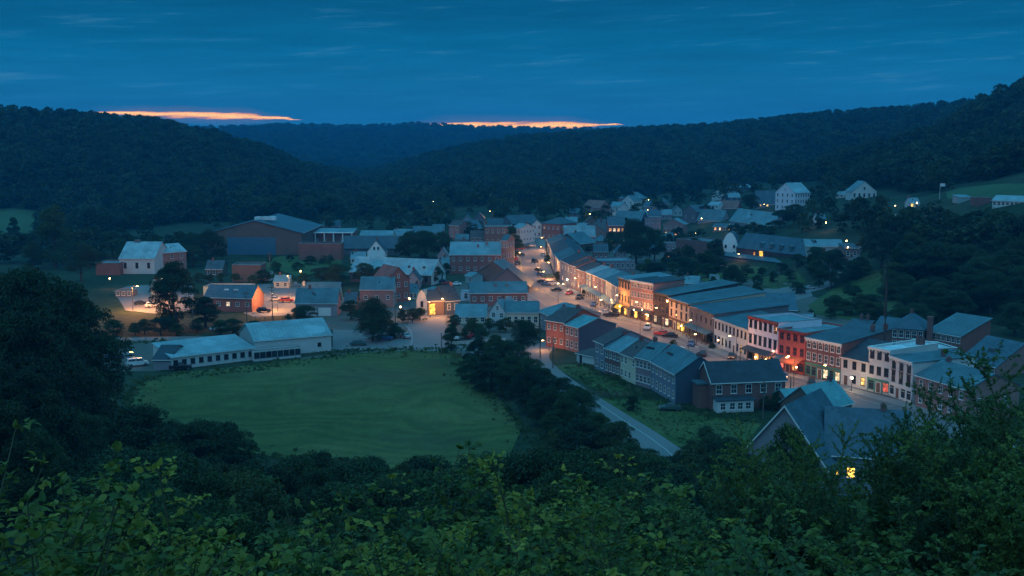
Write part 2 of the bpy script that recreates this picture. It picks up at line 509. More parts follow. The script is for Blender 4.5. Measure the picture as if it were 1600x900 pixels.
def strip(name, pts, w, m, off, px=True, step=6.0, kind='structure', wpts=None, lift=0.0):
    """a road or kerb following a line of photo pixels (world points if px is False)"""
    P = [G(*p).xy if px else Vector(p).xy for p in pts]
    Q, Ws = [], []
    for i in range(len(P) - 1):
        n = max(1, int((P[i + 1] - P[i]).length / step))
        for k in range(n):
            t_ = k / n
            # catmull-rom so that the road bends smoothly
            p0 = P[max(i - 1, 0)]; p1 = P[i]; p2 = P[i + 1]; p3 = P[min(i + 2, len(P) - 1)]
            Q.append(0.5 * ((2 * p1) + (p2 - p0) * t_ + (2 * p0 - 5 * p1 + 4 * p2 - p3) * t_ ** 2 + (3 * p1 - p0 - 3 * p2 + p3) * t_ ** 3))
            Ws.append(w if wpts is None else wpts[i] * (1 - t_) + wpts[i + 1] * t_)
    Q.append(P[-1]); Ws.append(w if wpts is None else wpts[-1])
    mb = MB(); L = []
    for i, q in enumerate(Q):
        d = (Q[min(i + 1, len(Q) - 1)] - Q[max(i - 1, 0)]).normalized(); n = Vector((-d.y, d.x))
        L.append((q + n * Ws[i] / 2, q - n * Ws[i] / 2))
    for i in range(len(L) - 1):
        a, c, d_, e = L[i][0], L[i][1], L[i + 1][1], L[i + 1][0]
        zz = [T(v.x, v.y) + off for v in (a, c, d_, e)]
        if lift:
            top = [(v.x, v.y, z + lift) for v, z in zip((a, c, d_, e), zz)]
            bot = [(v.x, v.y, z - 0.1) for v, z in zip((a, c, d_, e), zz)]
            mb.poly(top); mb.poly([bot[1], bot[2], top[2], top[1]]); mb.poly([bot[3], bot[0], top[0], top[3]])
            if i == 0: mb.poly([bot[0], bot[1], top[1], top[0]])
            if i == len(L) - 2: mb.poly([bot[2], bot[3], top[3], top[2]])
        else:
            mb.poly([(v.x, v.y, z) for v, z in zip((a, c, d_, e), zz)])
    o = mb.build(name, m)
    return tag(o, kind=kind), Q


# hay field in front of the town, meadows on the hills, lawns and rough grass
sheet('field', [(200, 640), (215, 600), (265, 585), (330, 578), (470, 562), (540, 553), (640, 548), (705, 549), (726, 562), (750, 592), (786, 630), (815, 672),
                (790, 725), (700, 745), (560, 735), (430, 715), (300, 690)], FIELD, 0.10, cell=3.0)
sheet('meadow', [(-40, 326), (20, 325), (56, 330), (58, 352), (45, 372), (-40, 378)], MEADOW, 0.12)
sheet('meadow', [(1478, 301), (1500, 294), (1545, 289), (1620, 288), (1620, 311), (1480, 311)], MEADOW, 0.12)
sheet('lawn', [(862, 572), (905, 568), (925, 578), (975, 600), (1000, 622), (945, 617), (895, 588)], LAWN, 0.02)
sheet('lawn', [(935, 622), (1040, 626), (1065, 640), (1105, 650), (1190, 662), (1160, 700), (1080, 705), (1040, 690), (990, 655)], LAWN, 0.02)
sheet('lawn', [(405, 410), (440, 400), (530, 402), (535, 412), (480, 430), (425, 432), (405, 420)], LAWN, 0.02)
sheet('lawn', [(1190, 432), (1245, 425), (1260, 440), (1210, 452), (1175, 448)], LAWN, 0.06)
sheet('lawn', [(1262, 478), (1300, 452), (1345, 425), (1400, 420), (1420, 450), (1400, 485), (1330, 500), (1275, 492)], LAWN, 0.10)
sheet('lawn', [(1070, 428), (1160, 415), (1200, 418), (1180, 436), (1100, 440)], LAWN, 0.06)

# town ground: yards and lots
sheet('gravel_yard', [(700, 552), (740, 540), (830, 520), (860, 545), (850, 572), (800, 575), (740, 560)], GRAVEL, 0.012)
sheet('gravel_yard', [(470, 470), (640, 455), (830, 420), (835, 520), (740, 545), (690, 520), (560, 520), (470, 510)], GRAVEL, 0.008)
sheet('gravel_yard', [(855, 400), (960, 380), (1080, 400), (1200, 440), (1290, 470), (1400, 520), (1560, 560), (1560, 640), (1420, 640), (1100, 530), (880, 450)], GRAVEL, 0.008)
sheet('parking_lot', [(382, 446), (470, 440), (478, 470), (455, 492), (400, 496), (382, 490)], ASPH2, 0.030)
sheet('parking_lot', [(178, 455), (200, 447), (255, 444), (300, 446), (304, 470), (296, 486), (240, 490), (196, 485)], ASPH2, 0.030)
sheet('parking_lot', [(520, 515), (640, 518), (640, 545), (520, 545)], ASPH2, 0.016)
sheet('parking_lot', [(1165, 462), (1230, 440), (1262, 448), (1270, 462), (1215, 478)], ASPH2, 0.05)
sheet('gravel_yard', [(160, 528), (330, 525), (330, 545), (260, 560), (250, 580), (160, 580)], GRAVEL, 0.014)

# main street between its kerbs; facade line on the far side, curb line on the near side
FAC = [(1600, 700), (1508, 655), (1423, 630), (1355, 612), (1313, 600), (1258, 587), (1215, 576), (1168, 561), (1115, 540), (1076, 524), (1045, 512), (1020, 505),
       (984, 497), (965, 490), (943, 473), (924, 463), (900, 453), (890, 450), (875, 442), (866, 427), (858, 405), (854, 390), (856, 376)]
facw = [G(p[0], p[1], 0.0).xy for p in FAC]
mid, mid_w = [], []


def inner(k):
    d = (facw[min(k + 1, len(facw) - 1)] - facw[max(k - 1, 0)]).normalized()
    return Vector((d.y, -d.x)) if Vector((d.y, -d.x)).x < 0 else Vector((-d.y, d.x))


NRM = [inner(k) for k in range(len(facw))]


def street(off):
    """line parallel to the far facades, off metres into the street"""
    return [p + n * off for p, n in zip(facw, NRM)]


strip('main_street', street(13.5), 19.0, ASPH, 0.036, px=False)
strip('pavement', street(2.4), 3.6, CONC, 0.036, px=False, lift=0.12)
strip('pavement', street(24.4), 2.6, CONC, 0.036, px=False, lift=0.12)
for o_, m_ in ((13.4, YPAINT), (13.7, YPAINT)):
    strip('road_marking', street(o_)[2:21], 0.14, m_, 0.044, px=False)
for o_ in (6.6, 20.6):
    strip('road_marking', street(o_)[2:21], 0.12, PAINT, 0.044, px=False)
# parking bay lines along both kerbs
mb = MB()
sl_, sr_ = street(4.3), street(23.0)
sl2, sr2 = street(6.55), street(20.65)
for i in range(2, 20):
    n = max(1, int((facw[i + 1] - facw[i]).length / 6.2))
    for k in range(n):
        for (A1, B1) in ((sl_, sl2), (sr_, sr2)):
            a = A1[i].lerp(A1[i + 1], k / n); c = B1[i].lerp(B1[i + 1], k / n)
            d = (c - a).normalized(); w = Vector((-d.y, d.x)) * 0.06
            mb.poly([(*(a + w), 0.044), (*(a - w), 0.044), (*(c - w), 0.044), (*(c + w), 0.044)])
tag(mb.build('road_marking', PAINT), kind='structure')
# zebra crossings
mb = MB()
for i in (8, 13):
    d = (facw[i + 1] - facw[i]).normalized()
    for k in range(10):
        a = facw[i] + NRM[i] * (5.2 + k * 1.9)
        w = NRM[i] * 0.35; h = d * 1.5
        mb.poly([(*(a + w + h), 0.048), (*(a - w + h), 0.048), (*(a - w - h), 0.048), (*(a + w - h), 0.048)])
tag(mb.build('crosswalk', PAINT), kind='structure')

# lane past the field, cross street, field road
strip('lane', [(1100, 760), (1040, 706), (985, 668), (935, 636), (890, 606), (853, 578), (838, 560), (845, 545), (880, 530), (915, 512)], 6.6, ASPH2, 0.024, px=False if False else True)
strip('road_marking', [(1100, 762), (1040, 702), (985, 664), (940, 634), (893, 604)], 0.15, PAINT, 0.032)
strip('cross_street', [(655, 552), (664, 535), (668, 515), (668, 500), (690, 486), (725, 480), (800, 470), (850, 455)], 9.0, ASPH2, 0.022, wpts=[13, 12, 11.5, 11, 7, 6, 6, 6])
strip('road_marking', [(640, 546), (644, 532), (642, 518), (634, 508)], 0.15, PAINT, 0.032)
strip('field_road', [(-100, 545), (180, 531), (330, 530), (500, 546), (600, 541), (690, 543), (760, 546), (835, 560)], 6.0, ASPH2, 0.028)
strip('footpath', [(470, 560), (540, 553), (600, 548)], 1.6, GRAVEL, 0.030)
strip('hill_lane', [(1215, 470), (1260, 455), (1300, 440), (1318, 425), (1330, 408), (1338, 392), (1352, 378)], 5.0, ASPH2, 0.12, step=3)
# ------------------------------------------------------------------ building kit
def wallm(name, col, kind='plain', var=0.28, scale=0.25): return mat('wall_' + name, col, 0.85, 0, var, scale, kind, spec=0.2)
def roofm(name, col, kind='metalroof', rough=0.5, metal=0.0, var=0.60): return mat('roof_' + name, col, rough, metal, var, 0.28, kind, spec=0.4)


WHITE = wallm('white', (0.55, 0.545, 0.54), 'clapboard', 0.16)
CREAM = wallm('cream', (0.62, 0.54, 0.42), 'clapboard', 0.2)
GREYW = wallm('grey', (0.24, 0.24, 0.27), 'clapboard', 0.22)
DGREY = wallm('dark_grey', (0.13, 0.13, 0.15), 'clapboard', 0.25)
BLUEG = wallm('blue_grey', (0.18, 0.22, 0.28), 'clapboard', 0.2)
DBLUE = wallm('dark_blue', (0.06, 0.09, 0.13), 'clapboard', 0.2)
MAUVE = wallm('mauve', (0.25, 0.185, 0.21), 'plain', 0.5)
BRICK = wallm('red_brick', (0.28, 0.095, 0.075), 'brick', 0.35)
DBRICK = wallm('dark_brick', (0.20, 0.085, 0.075), 'brick', 0.35)
RED = wallm('painted_red', (0.50, 0.10, 0.075), 'brick', 0.22)
PINKB = wallm('pink_brick', (0.32, 0.165, 0.145), 'brick', 0.35)
BROWN = wallm('brown', (0.15, 0.105, 0.09), 'clapboard', 0.3)
BEIGE = wallm('beige', (0.50, 0.38, 0.29), 'plain', 0.2)
OCHRE = wallm('ochre_brick', (0.36, 0.22, 0.13), 'brick', 0.4)
TEALW = wallm('pale_teal', (0.27, 0.36, 0.37), 'plain', 0.2)
BLACKW = wallm('dark_brown_timber', (0.07, 0.055, 0.055), 'clapboard', 0.4)
LILAC = wallm('pale_lilac', (0.66, 0.61, 0.68), 'plain', 0.14)

RPALE = roofm('pale_metal', (0.21, 0.33, 0.36), rough=0.5)
RLIGHT = roofm('light_metal', (0.135, 0.235, 0.265), rough=0.5)
RTEAL = roofm('teal_metal', (0.070, 0.140, 0.165), rough=0.5)
RTEALB = roofm('bright_teal_metal', (0.11, 0.29, 0.31), rough=0.5)
RSLATE = roofm('slate', (0.050, 0.080, 0.100), 'shingle', 0.6)
RDARK = roofm('dark_shingle', (0.032, 0.048, 0.062), 'shingle', 0.75)
RBLUE = roofm('blue_slate', (0.050, 0.095, 0.125), 'shingle', 0.6)
RBROWN = roofm('brown_shingle', (0.085, 0.064, 0.064), 'shingle', 0.8)
RTAR = roofm('tar', (0.10, 0.14, 0.155), 'metalroof', 0.6)
RWHITE = roofm('white_membrane', (0.50, 0.60, 0.62), 'metalroof', 0.6)
RRED = roofm('rusty', (0.22, 0.10, 0.085), 'metalroof', 0.7)

FRW = mat('frame_white', (0.70, 0.70, 0.68), 0.6, var=0.1)
FRD = mat('frame_dark', (0.035, 0.035, 0.04), 0.6, var=0.1)
FRR = mat('frame_red', (0.30, 0.05, 0.045), 0.6, var=0.15)
FRG = mat('frame_green', (0.06, 0.22, 0.18), 0.6, var=0.15)
FRB = mat('frame_brown', (0.14, 0.085, 0.06), 0.7, var=0.15)
TRIM = mat('trim_white', (0.66, 0.66, 0.64), 0.7, var=0.15)
GLASS = glass()
LITY = lit('lit_yellow', (1.0, 0.58, 0.14), 2.0)
LITO = lit('lit_orange', (1.0, 0.42, 0.13), 2.0)
LITW = lit('lit_cream', (1.0, 0.72, 0.42), 1.6)
LITR = lit('lit_red', (1.0, 0.16, 0.10), 1.6)
LITB = lit('lit_bright', (1.0, 0.55, 0.08), 3.6)
METAL = mat('grey_metal', (0.16, 0.17, 0.18), 0.5, 0.5, 0.2)
PIPE = mat('dark_metal', (0.05, 0.05, 0.055), 0.5, 0.4, 0.2)
WOOD = mat('weathered_wood', (0.13, 0.10, 0.08), 0.85, 0, 0.35, 1.0)
RUB = mat('rubber', (0.015, 0.015, 0.016), 0.8)

WCACHE = {}


def win_mesh(w, h, frame, style):
    k = (round(w, 2), round(h, 2), frame.name, style)
    if k in WCACHE: return WCACHE[k]
    mb = MB(); f, p = 0.09, 0.07
    x, z = w / 2, h / 2
    mb.box(-x - f, -p, -z - f, -x, 0.02, z + f); mb.box(x, -p, -z - f, x + f, 0.02, z + f)
    mb.box(-x, -p, z, x, 0.02, z + f); mb.box(-x, -p, -z - f, x, 0.02, -z)
    mb.box(-x - f - 0.06, -p - 0.08, -z - f - 0.07, x + f + 0.06, 0.02, -z - f - 0.002)          # sill
    if style == 'sash':
        mb.box(-x, -0.05, -0.035, x, 0.01, 0.035); mb.box(-0.02, -0.045, -z, 0.02, 0.008, z)
    elif style == 'hood':
        mb.box(-x, -0.05, -0.035, x, 0.01, 0.035)
        mb.box(-x - f - 0.1, -p - 0.1, z + f + 0.002, x + f + 0.1, 0.02, z + f + 0.2)
    elif style == 'shop':
        mb.box(-x, -0.06, z * 0.45, x, 0.01, z * 0.45 + 0.07)
    pm = MB(); pm.box(-x + 0.001, -0.02, -z + 0.001, x - 0.001, -0.004, z - 0.001)
    WCACHE[k] = (mb.mesh('window', frame), pm)
    return WCACHE[k]


PCACHE = {}


def add_window(par, face, W, D, u, z, w, h, frame, style, pane, both=True):
    fm, pm = win_mesh(w, h, frame, style)
    loc = {'f': (u, 0, z), 'r': (W, u, z), 'l': (0, u, z), 'b': (u, D, z)}[face]
    rz = {'f': 0, 'r': PI / 2, 'l': -PI / 2, 'b': PI}[face]
    o = put('shop_window' if style == 'shop' else 'window', fm, par, loc, (0, 0, rz))
    k = (round(w, 2), round(h, 2), pane.name)
    if k not in PCACHE: PCACHE[k] = pm.mesh('pane', pane)
    put('pane', PCACHE[k], o)
    return o


DCACHE = {}


def add_door(par, face, W, D, u, m, w=1.05, h=2.15, pane=None):
    k = (m.name, w, h)
    if k not in DCACHE:
        d = MB(); d.box(-w / 2, -0.05, 0, w / 2, 0.01, h)
        d.box(-w / 2 + 0.15, -0.07, 0.2, w / 2 - 0.15, -0.045, 0.9); d.box(-w / 2 + 0.15, -0.07, 1.1, w / 2 - 0.15, -0.045, h - 0.2)
        fr = MB(); fr.box(-w / 2 - 0.12, -0.09, 0, -w / 2 - 0.002, 0.02, h + 0.12); fr.box(w / 2 + 0.002, -0.09, 0, w / 2 + 0.12, 0.02, h + 0.12); fr.box(-w / 2 - 0.002, -0.09, h + 0.002, w / 2 + 0.002, 0.02, h + 0.12)
        DCACHE[k] = (d.mesh('door', m), fr.mesh('door_frame', TRIM))
    loc = {'f': (u, 0, 0.12), 'r': (W, u, 0.12), 'l': (0, u, 0.12)}[face]; rz = {'f': 0, 'r': PI / 2, 'l': -PI / 2}[face]
    o = put('door', DCACHE[k][0], par, loc, (0, 0, rz)); put('door_frame', DCACHE[k][1], o)
    return o


def chimney(par, x, y, z0, z1, m=None, s=0.38):
    mb = MB(); mb.box(x - s, y - s, z0, x + s, y + s, z1); mb.box(x - s - 0.08, y - s - 0.08, z1 + 0.002, x + s + 0.08, y + s + 0.08, z1 + 0.18)
    mb.box(x - s * 0.5, y - s * 0.5, z1 + 0.18, x + s * 0.5, y + s * 0.5, z1 + 0.45)
    return mb.build('chimney', m or BRICK, par)


def roof_unit(par, x, y, z, sx=0.8, sy=0.6, sz=0.8, m=None):
    mb = MB(); mb.box(x - sx, y - sy, z, x + sx, y + sy, z + sz); mb.box(x - sx * 0.7, y - sy * 0.7, z + sz, x + sx * 0.7, y + sy * 0.7, z + sz + 0.12)
    return mb.build('vent', m or METAL, par)


BUILDINGS = []


def bld(kind, label, p0, p1, D, top, roof, wall, rmat, z=None, f=None, l=None, r=None, lits=(), frame=FRW, style='sash', shop=None, door=None,
        cat='house', group=None, wz=(0.0, 1.0), oh=0.35, chim=(), vents=(), gable_win=0, foundation=True, ww=None, wall2=None, skip=(), litm=None, seams=True):
    """p0-p1: foot of the wall that faces the viewer (photo pixels); D: depth in metres behind it; top: photo row of the eaves at p0 (or -metres)"""
    A = G(*p0, z); Bp = G(*p1, z if z is not None else (A.z if A.z > 0.4 and p1[0] - p0[0] < 60 else None))
    ax = (Bp.xy - A.xy); W_ = ax.length; ax.normalize()
    n = Vector((-ax.y, ax.x))
    if n.dot(A.xy) < 0: n = -n
    base = [A.xy, Bp.xy, A.xy + n * D, Bp.xy + n * D]
    gz = [T(q.x, q.y) for q in base]
    z0 = (0.5 * min(gz[0], gz[1]) + 0.5 * (gz[0] + gz[1]) / 2) if z is None else z
    h = -top if top < 0 else zat(A.y, top) - z0
    h = max(h, 2.2)
    root = empty(kind, (A.x, A.y, z0), math.atan2(ax.y, ax.x))
    tag(root, label, cat, group)
    rd = random.Random(hash((round(A.x, 1), round(A.y, 1))) & 0xffff)
    rt = roof[0]; rise = roof[1] if len(roof) > 1 else 0
    if isinstance(rise, str):                                   # ridge given by its photo row
        back = D * 0.5 * n.y if rt in ('par', 'gambrel', 'hip') else W_ * 0.5 * ax.y
        rise = max(0.8, zat(A.y + back, float(rise[1:])) - z0 - h)
    th = 0.16
    down = -1.0 - max(0, z0 - min(gz))
    # profile across the ridge
    axis, prof = 'x', None
    if rt == 'par': prof = [(0, 0), (0.5, rise), (1, 0)]
    elif rt == 'perp': axis, prof = 'y', [(0, 0), (0.5, rise), (1, 0)]
    elif rt == 'shed': prof = [(0, 0), (1, rise)]
    elif rt == 'side': axis, prof = 'y', [(0, 0), (1, rise)]
    elif rt == 'salt': prof = [(0, 0), (roof[2], rise), (1, roof[3])]
    elif rt == 'gambrel': prof = [(0, 0), (0.16, rise * 0.62), (0.5, rise), (0.84, rise * 0.62), (1, 0)]
    elif rt == 'gambrel_perp': axis, prof = 'y', [(0, 0), (0.16, rise * 0.62), (0.5, rise), (0.84, rise * 0.62), (1, 0)]
    elif rt == 'arch': axis, prof = 'y', [(k / 10, rise * math.sin(PI * k / 10) ** 0.8) for k in range(11)]
    span = D if axis == 'x' else W_; run = W_ if axis == 'x' else D
    wb = MB()
    if prof:
        outl = [(t_ * span, h + q) for t_, q in prof]
        pts = [(0, down)] + outl + [(span, down)]
        # walls: outline swept along the ridge, without the top
        i, k = len(wb.v), len(pts)
        for w in (0, run):
            for (p, zz) in pts: wb.v.append((w, p, zz) if axis == 'x' else (p, w, zz))
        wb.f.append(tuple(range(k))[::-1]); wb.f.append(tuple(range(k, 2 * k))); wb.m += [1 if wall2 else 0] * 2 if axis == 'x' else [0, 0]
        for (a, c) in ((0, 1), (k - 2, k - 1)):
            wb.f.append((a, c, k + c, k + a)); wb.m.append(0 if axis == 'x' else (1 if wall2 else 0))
        # roof shell with overhang
        s0 = (prof[1][1] - prof[0][1]) / max(1e-6, (prof[1][0] - prof[0][0]) * span)
        s1 = (prof[-1][1] - prof[-2][1]) / max(1e-6, (prof[-1][0] - prof[-2][0]) * span)
        low = [(-oh, h - oh * s0 + 0.005)] + [(a, b_ + 0.005) for a, b_ in outl[1:-1]] + [(span + oh, h + prof[-1][1] + oh * s1 + 0.005)]
        up = [(a, b_ + th * 1.15) for a, b_ in low]
        rb = MB(); rb.prism(low + up[::-1], axis, -oh * 0.8, run + oh * 0.8)
        if seams and rmat.name.endswith('metal') and run > 3:
            # standing seams
            ns = int(run / 0.9)
            for s_ in range(1, ns):
                w = run * s_ / ns
                for (a, c) in zip(up[:-1], up[1:]):
                    rb.prism([(a[0], a[1] - 0.01), (c[0], c[1] - 0.01), (c[0], c[1] + 0.05), (a[0], a[1] + 0.05)], axis, w - 0.03, w + 0.03)
        ro = rb.build('roof', rmat, root)
        # eaves and verge boards
        for (a, zz) in (low[0], low[-1]):
            fb = MB()
            s_ = -1 if a < span / 2 else 1
            lo_, hi_ = (a - 0.10, a - 0.004) if s_ < 0 else (a + 0.004, a + 0.10)
            if axis == 'x': fb.box(-oh * 0.8, lo_, zz - 0.05, run + oh * 0.8, hi_, zz + 0.12)
            else: fb.box(lo_, -oh * 0.8, zz - 0.05, hi_, run + oh * 0.8, zz + 0.12)
            fb.build('gutter', TRIM if wall not in (DGREY, BLACKW) else PIPE, ro)
        def zr(x, y):
            v = (y if axis == 'x' else x) / span
            return h + float(np.interp(v, [p[0] for p in prof], [p[1] for p in prof]))
    elif rt == 'hip':
        wb.box(0, 0, down, W_, D, h)
        o_ = oh; rb = MB(); ins = min(W_, D) / 2
        for dz_, sgn in ((0, 1), (th, 1)):
            pass
        c = [(-o_, -o_), (W_ + o_, -o_), (W_ + o_, D + o_), (-o_, D + o_)]
        if W_ >= D: r0, r1 = (ins, D / 2), (W_ - ins, D / 2)
        else: r0, r1 = (W_ / 2, ins), (W_ / 2, D - ins)
        i = 0
        rb.v = [(x, y, h) for x, y in c] + [(x, y, h + th) for x, y in c] + [(*r0, h + rise), (*r1, h + rise)]
        rb.f = [(3, 2, 1, 0)] + [(k, (k + 1) % 4, 4 + (k + 1) % 4, 4 + k) for k in range(4)]
        rb.f += ([(4, 5, 9, 8), (5, 6, 9), (6, 7, 8, 9), (7, 4, 8)] if W_ >= D else [(4, 5, 8), (5, 6, 9, 8), (6, 7, 9), (7, 4, 8, 9)])
        rb.m = [0] * len(rb.f)
        ro = rb.build('roof', rmat, root)
        def zr(x, y): return h + rise * max(0, min(1, min(x, W_ - x, y, D - y) / ins))
    else:
        pw, ph = 0.3, rise or 0.45
        wb.poly([(0, 0, down), (W_, 0, down), (W_, 0, h), (0, 0, h)]); wb.poly([(W_, 0, down), (W_, D, down), (W_, D, h), (W_, 0, h)])
        wb.poly([(W_, D, down), (0, D, down), (0, D, h), (W_, D, h)]); wb.poly([(0, D, down), (0, 0, down), (0, 0, h), (0, D, h)])
        a = [(0, 0), (W_, 0), (W_, D), (0, D)]; c = [(pw, pw), (W_ - pw, pw), (W_ - pw, D - pw), (pw, D - pw)]
        for k in range(4):
            j = (k + 1) % 4
            wb.poly([(*a[k], h), (*a[j], h), (*c[j], h), (*c[k], h)]); wb.poly([(*c[k], h), (*c[j], h), (*c[j], h - ph), (*c[k], h - ph)])
        rb = MB(); rb.box(pw, pw, h - ph - 0.2, W_ - pw, D - pw, h - ph - 0.004)
        ro = rb.build('roof', rmat, root)
        cb = MB()
        for (x0, y0, x1, y1) in ((-0.06, -0.06, W_ + 0.06, pw + 0.05), (-0.06, D - pw - 0.05, W_ + 0.06, D + 0.06), (-0.06, pw + 0.052, pw + 0.05, D - pw - 0.052), (W_ - pw - 0.05, pw + 0.052, W_ + 0.06, D - pw - 0.052)):
            cb.box(x0, y0, h + 0.003, x1, y1, h + 0.09)
        cb.build('coping', CONC if rmat is not RWHITE else TRIM, ro)
        def zr(x, y): return h - ph - 0.01
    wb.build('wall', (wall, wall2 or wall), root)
    if rt in ('par', 'perp', 'hip') and not chim and h < 9 and W_ < 22 and D < 16 and wall not in (DGREY,) and rd.random() < 0.6:
        chim = [(rd.choice((0.12, 0.3, 0.7, 0.88)), 0.5, 0.8)] if rt == 'par' else [(0.5, rd.uniform(0.4, 0.8), 0.8)]
        if rd.random() < 0.5: vents = list(vents) + [(rd.uniform(0.2, 0.8), 0.25, 0.15, 0.15, 0.55, PIPE)]
    for cx in chim:
        x, y = cx[0] * W_, cx[1] * D
        hh = cx[2] if len(cx) > 2 else 1.3
        chimney(ro, x, y, zr(x, y) - 0.6, max(zr(x, y), h) + hh, cx[3] if len(cx) > 3 else DBRICK)
    for vx in vents:
        x, y = vx[0] * W_, vx[1] * D
        roof_unit(ro, x, y, zr(x, y) - 0.05, *(vx[2:] if len(vx) > 2 else ()))
    gz0 = 0.0
    if shop:
        sh = shop.get('h', 3.2); gz0 = sh
        nb_ = shop['bays']; fr = shop.get('frame', FRD); bw = W_ / nb_
        dpos = shop.get('doors', [nb_ // 2])
        for i in range(nb_):
            u = (i + 0.5) * bw
            pane = shop.get('lit', {}).get(i, GLASS)
            if i in dpos: add_door(root, 'f', W_, D, u, shop.get('doorm', FRB))
            else: add_window(root, 'f', W_, D, u, 1.55, bw - 0.55, 1.9, fr, 'shop', pane)
        for i in range(nb_ + 1):
            sb = MB(); sb.box(max(0, i * bw - 0.14), -0.12, 0.0, min(W_, i * bw + 0.14), -0.003, sh - 0.5)
            sb.build('pilaster', shop.get('post', fr), root)
        sb = MB(); sb.box(0, -0.16, sh - 0.498, W_, -0.003, sh - 0.05); sb.box(-0.03, -0.3, sh - 0.048, W_ + 0.03, -0.003, sh + 0.08)
        sb.build('shop_fascia', shop.get('fascia', fr), root)
        if 'porch' in shop:
            pd, pm_ = shop['porch']; pz = sh - 0.25
            pr = MB(); pr.prism([(-pd, pz - 0.25), (-0.31, pz + 0.45), (-0.31, pz + 0.6), (-pd, pz - 0.12)], 'x', 0.05, W_ - 0.05)
            po = pr.build('porch_roof', pm_, root)
            n_ = max(2, int(W_ / 2.6) + 1)
            for i in range(n_):
                x = 0.25 + (W_ - 0.5) * i / (n_ - 1)
                cb = MB(); cb.box(x - 0.08, -pd + 0.1, 0.1, x + 0.08, -pd + 0.26, pz - 0.26); cb.box(x - 0.13, -pd + 0.05, pz - 0.5, x + 0.13, -pd + 0.31, pz - 0.3)
                cb.build('column', shop.get('post', TRIM), root)
        if 'awning' in shop:
            ad, am, i0, i1 = shop['awning']
            x0, x1 = i0 * bw, i1 * bw
            ab = MB(); ab.prism([(-ad, sh - 1.15), (-0.31, sh - 0.15), (-0.31, sh - 0.06), (-ad, sh - 1.06)], 'x', x0, x1)
            ab.prism([(-ad - 0.01, sh - 1.4), (-ad - 0.01, sh - 1.10), (-ad - 0.04, sh - 1.10), (-ad - 0.04, sh - 1.4)], 'x', x0, x1)
            ao = ab.build('awning', am, root)
            for x in (x0 + 0.08, x1 - 0.08):
                tb = MB(); tb.tube((x, -0.05, sh - 1.5), (x, -ad, sh - 1.12), 0.025, 0.025, 5); tb.build('awning_arm', PIPE, ao)
    faces = {'f': (f, W_), 'l': (l, D), 'r': (r, D)}
    for fc, (spec, L_) in faces.items():
        if not spec: continue
        rows, cols = spec[0], spec[1]
        z_lo = (gz0 if fc == 'f' else 0) + wz[0]
        sh_ = (h * wz[1] - z_lo) / rows
        w = spec[2] if len(spec) > 2 else min(1.0, L_ / cols * 0.5)
        hh = spec[3] if len(spec) > 3 else min(1.75, sh_ * 0.55)
        for rr_ in range(rows):
            for c_ in range(cols):
                if (fc, rr_, c_) in skip: continue
                u = (c_ + 0.5) * L_ / cols
                if door and door[0] == fc and rr_ == 0 and not (shop and fc == 'f') and abs(u - door[1] * L_) < 0.9: continue
                pane = GLASS
                for q in lits:
                    if q[:3] == (fc, rr_, c_): pane = q[3] if len(q) > 3 else LITW
                add_window(root, fc, W_, D, u, z_lo + (rr_ + 0.55) * sh_, w, hh, frame, style, pane)
    if gable_win:
        fc = 'r' if axis == 'x' else 'f'
        for k in range(gable_win):
            u = span * (0.5 + (k - (gable_win - 1) / 2) * 0.22)
            add_window(root, fc, W_, D, u, h + rise * 0.30, 0.7, min(1.2, rise * 0.4), frame, style, GLASS)
    if door: add_door(root, door[0], W_, D, door[1] * (W_ if door[0] == 'f' else D), door[2] if len(door) > 2 else FRB)
    # cornice on tall street fronts
    if shop and shop.get('cornice'):
        cb = MB(); cb.box(-0.05, -0.38, h - 0.55, W_ + 0.05, -0.003, h - 0.2); cb.box(-0.05, -0.5, h - 0.198, W_ + 0.05, -0.003, h + 0.0)
        k = int(W_ / 0.9)
        for i in range(k + 1):
            x = 0.1 + (W_ - 0.35) * i / k
            cb.box(x, -0.3, h - 0.9, x + 0.15, -0.003, h - 0.552)
        cb.build('cornice', shop['cornice'], root)
    info = dict(rise=rise, root=root, W=W_, D=D, h=h, ax=ax, n=n, A=A, roof=ro)
    BUILDINGS.append(info)
    return info


def local_part(info, name, mb, m, parent=None): return mb.build(name, m, parent or info['root'])
# ------------------------------------------------------------------ far side of the main street, from its near end
RR = 'main street facades on the far side'
bld('brick_building', 'low brown brick building with blue gable roof at the near end of the far row', (1430, 634), (1508, 660), 13, 586, ('par', 2.6), PINKB, RTEAL, f=(2, 5, 0.9, 1.5), r=(1, 2), cat='building', group=RR)
bld('shop_building', 'white two storey shop with three tall arched windows beside the low brown brick building', (1389, 618), (1424, 631), 15, 556, ('shed', 0.5), WHITE, RTEAL, f=(2, 3, 1.1, 2.2), style='hood', frame=FRD, cat='shop building', group=RR,
    shop=dict(bays=4, frame=TRIM, h=3.1, cornice=TRIM, doors=[1]), chim=[(0.7, 0.6)])
bld('shop_building', 'white three window building with pale roof behind the tall mast', (1355, 610), (1389, 618), 16, 541, ('flat', 0.4), WHITE, RWHITE, f=(2, 3, 0.95, 1.7), frame=FRD, cat='shop building', group=RR,
    shop=dict(bays=3, frame=FRG, h=3.0, cornice=TRIM, lit={2: LITR}, doors=[1]), chim=[(0.5, 0.8), (0.9, 0.7)], r=(1, 2))
bld('shop_building', 'white two storey house with steep slate front roof next to the dark brick shops', (1313, 600), (1355, 610), 8, 557, ('shed', 3.2), WHITE, RDARK, f=(2, 3, 0.95, 1.6), frame=FRD, cat='house', group=RR, door=('f', 0.2), lits=(('f', 0, 2, LITY),))
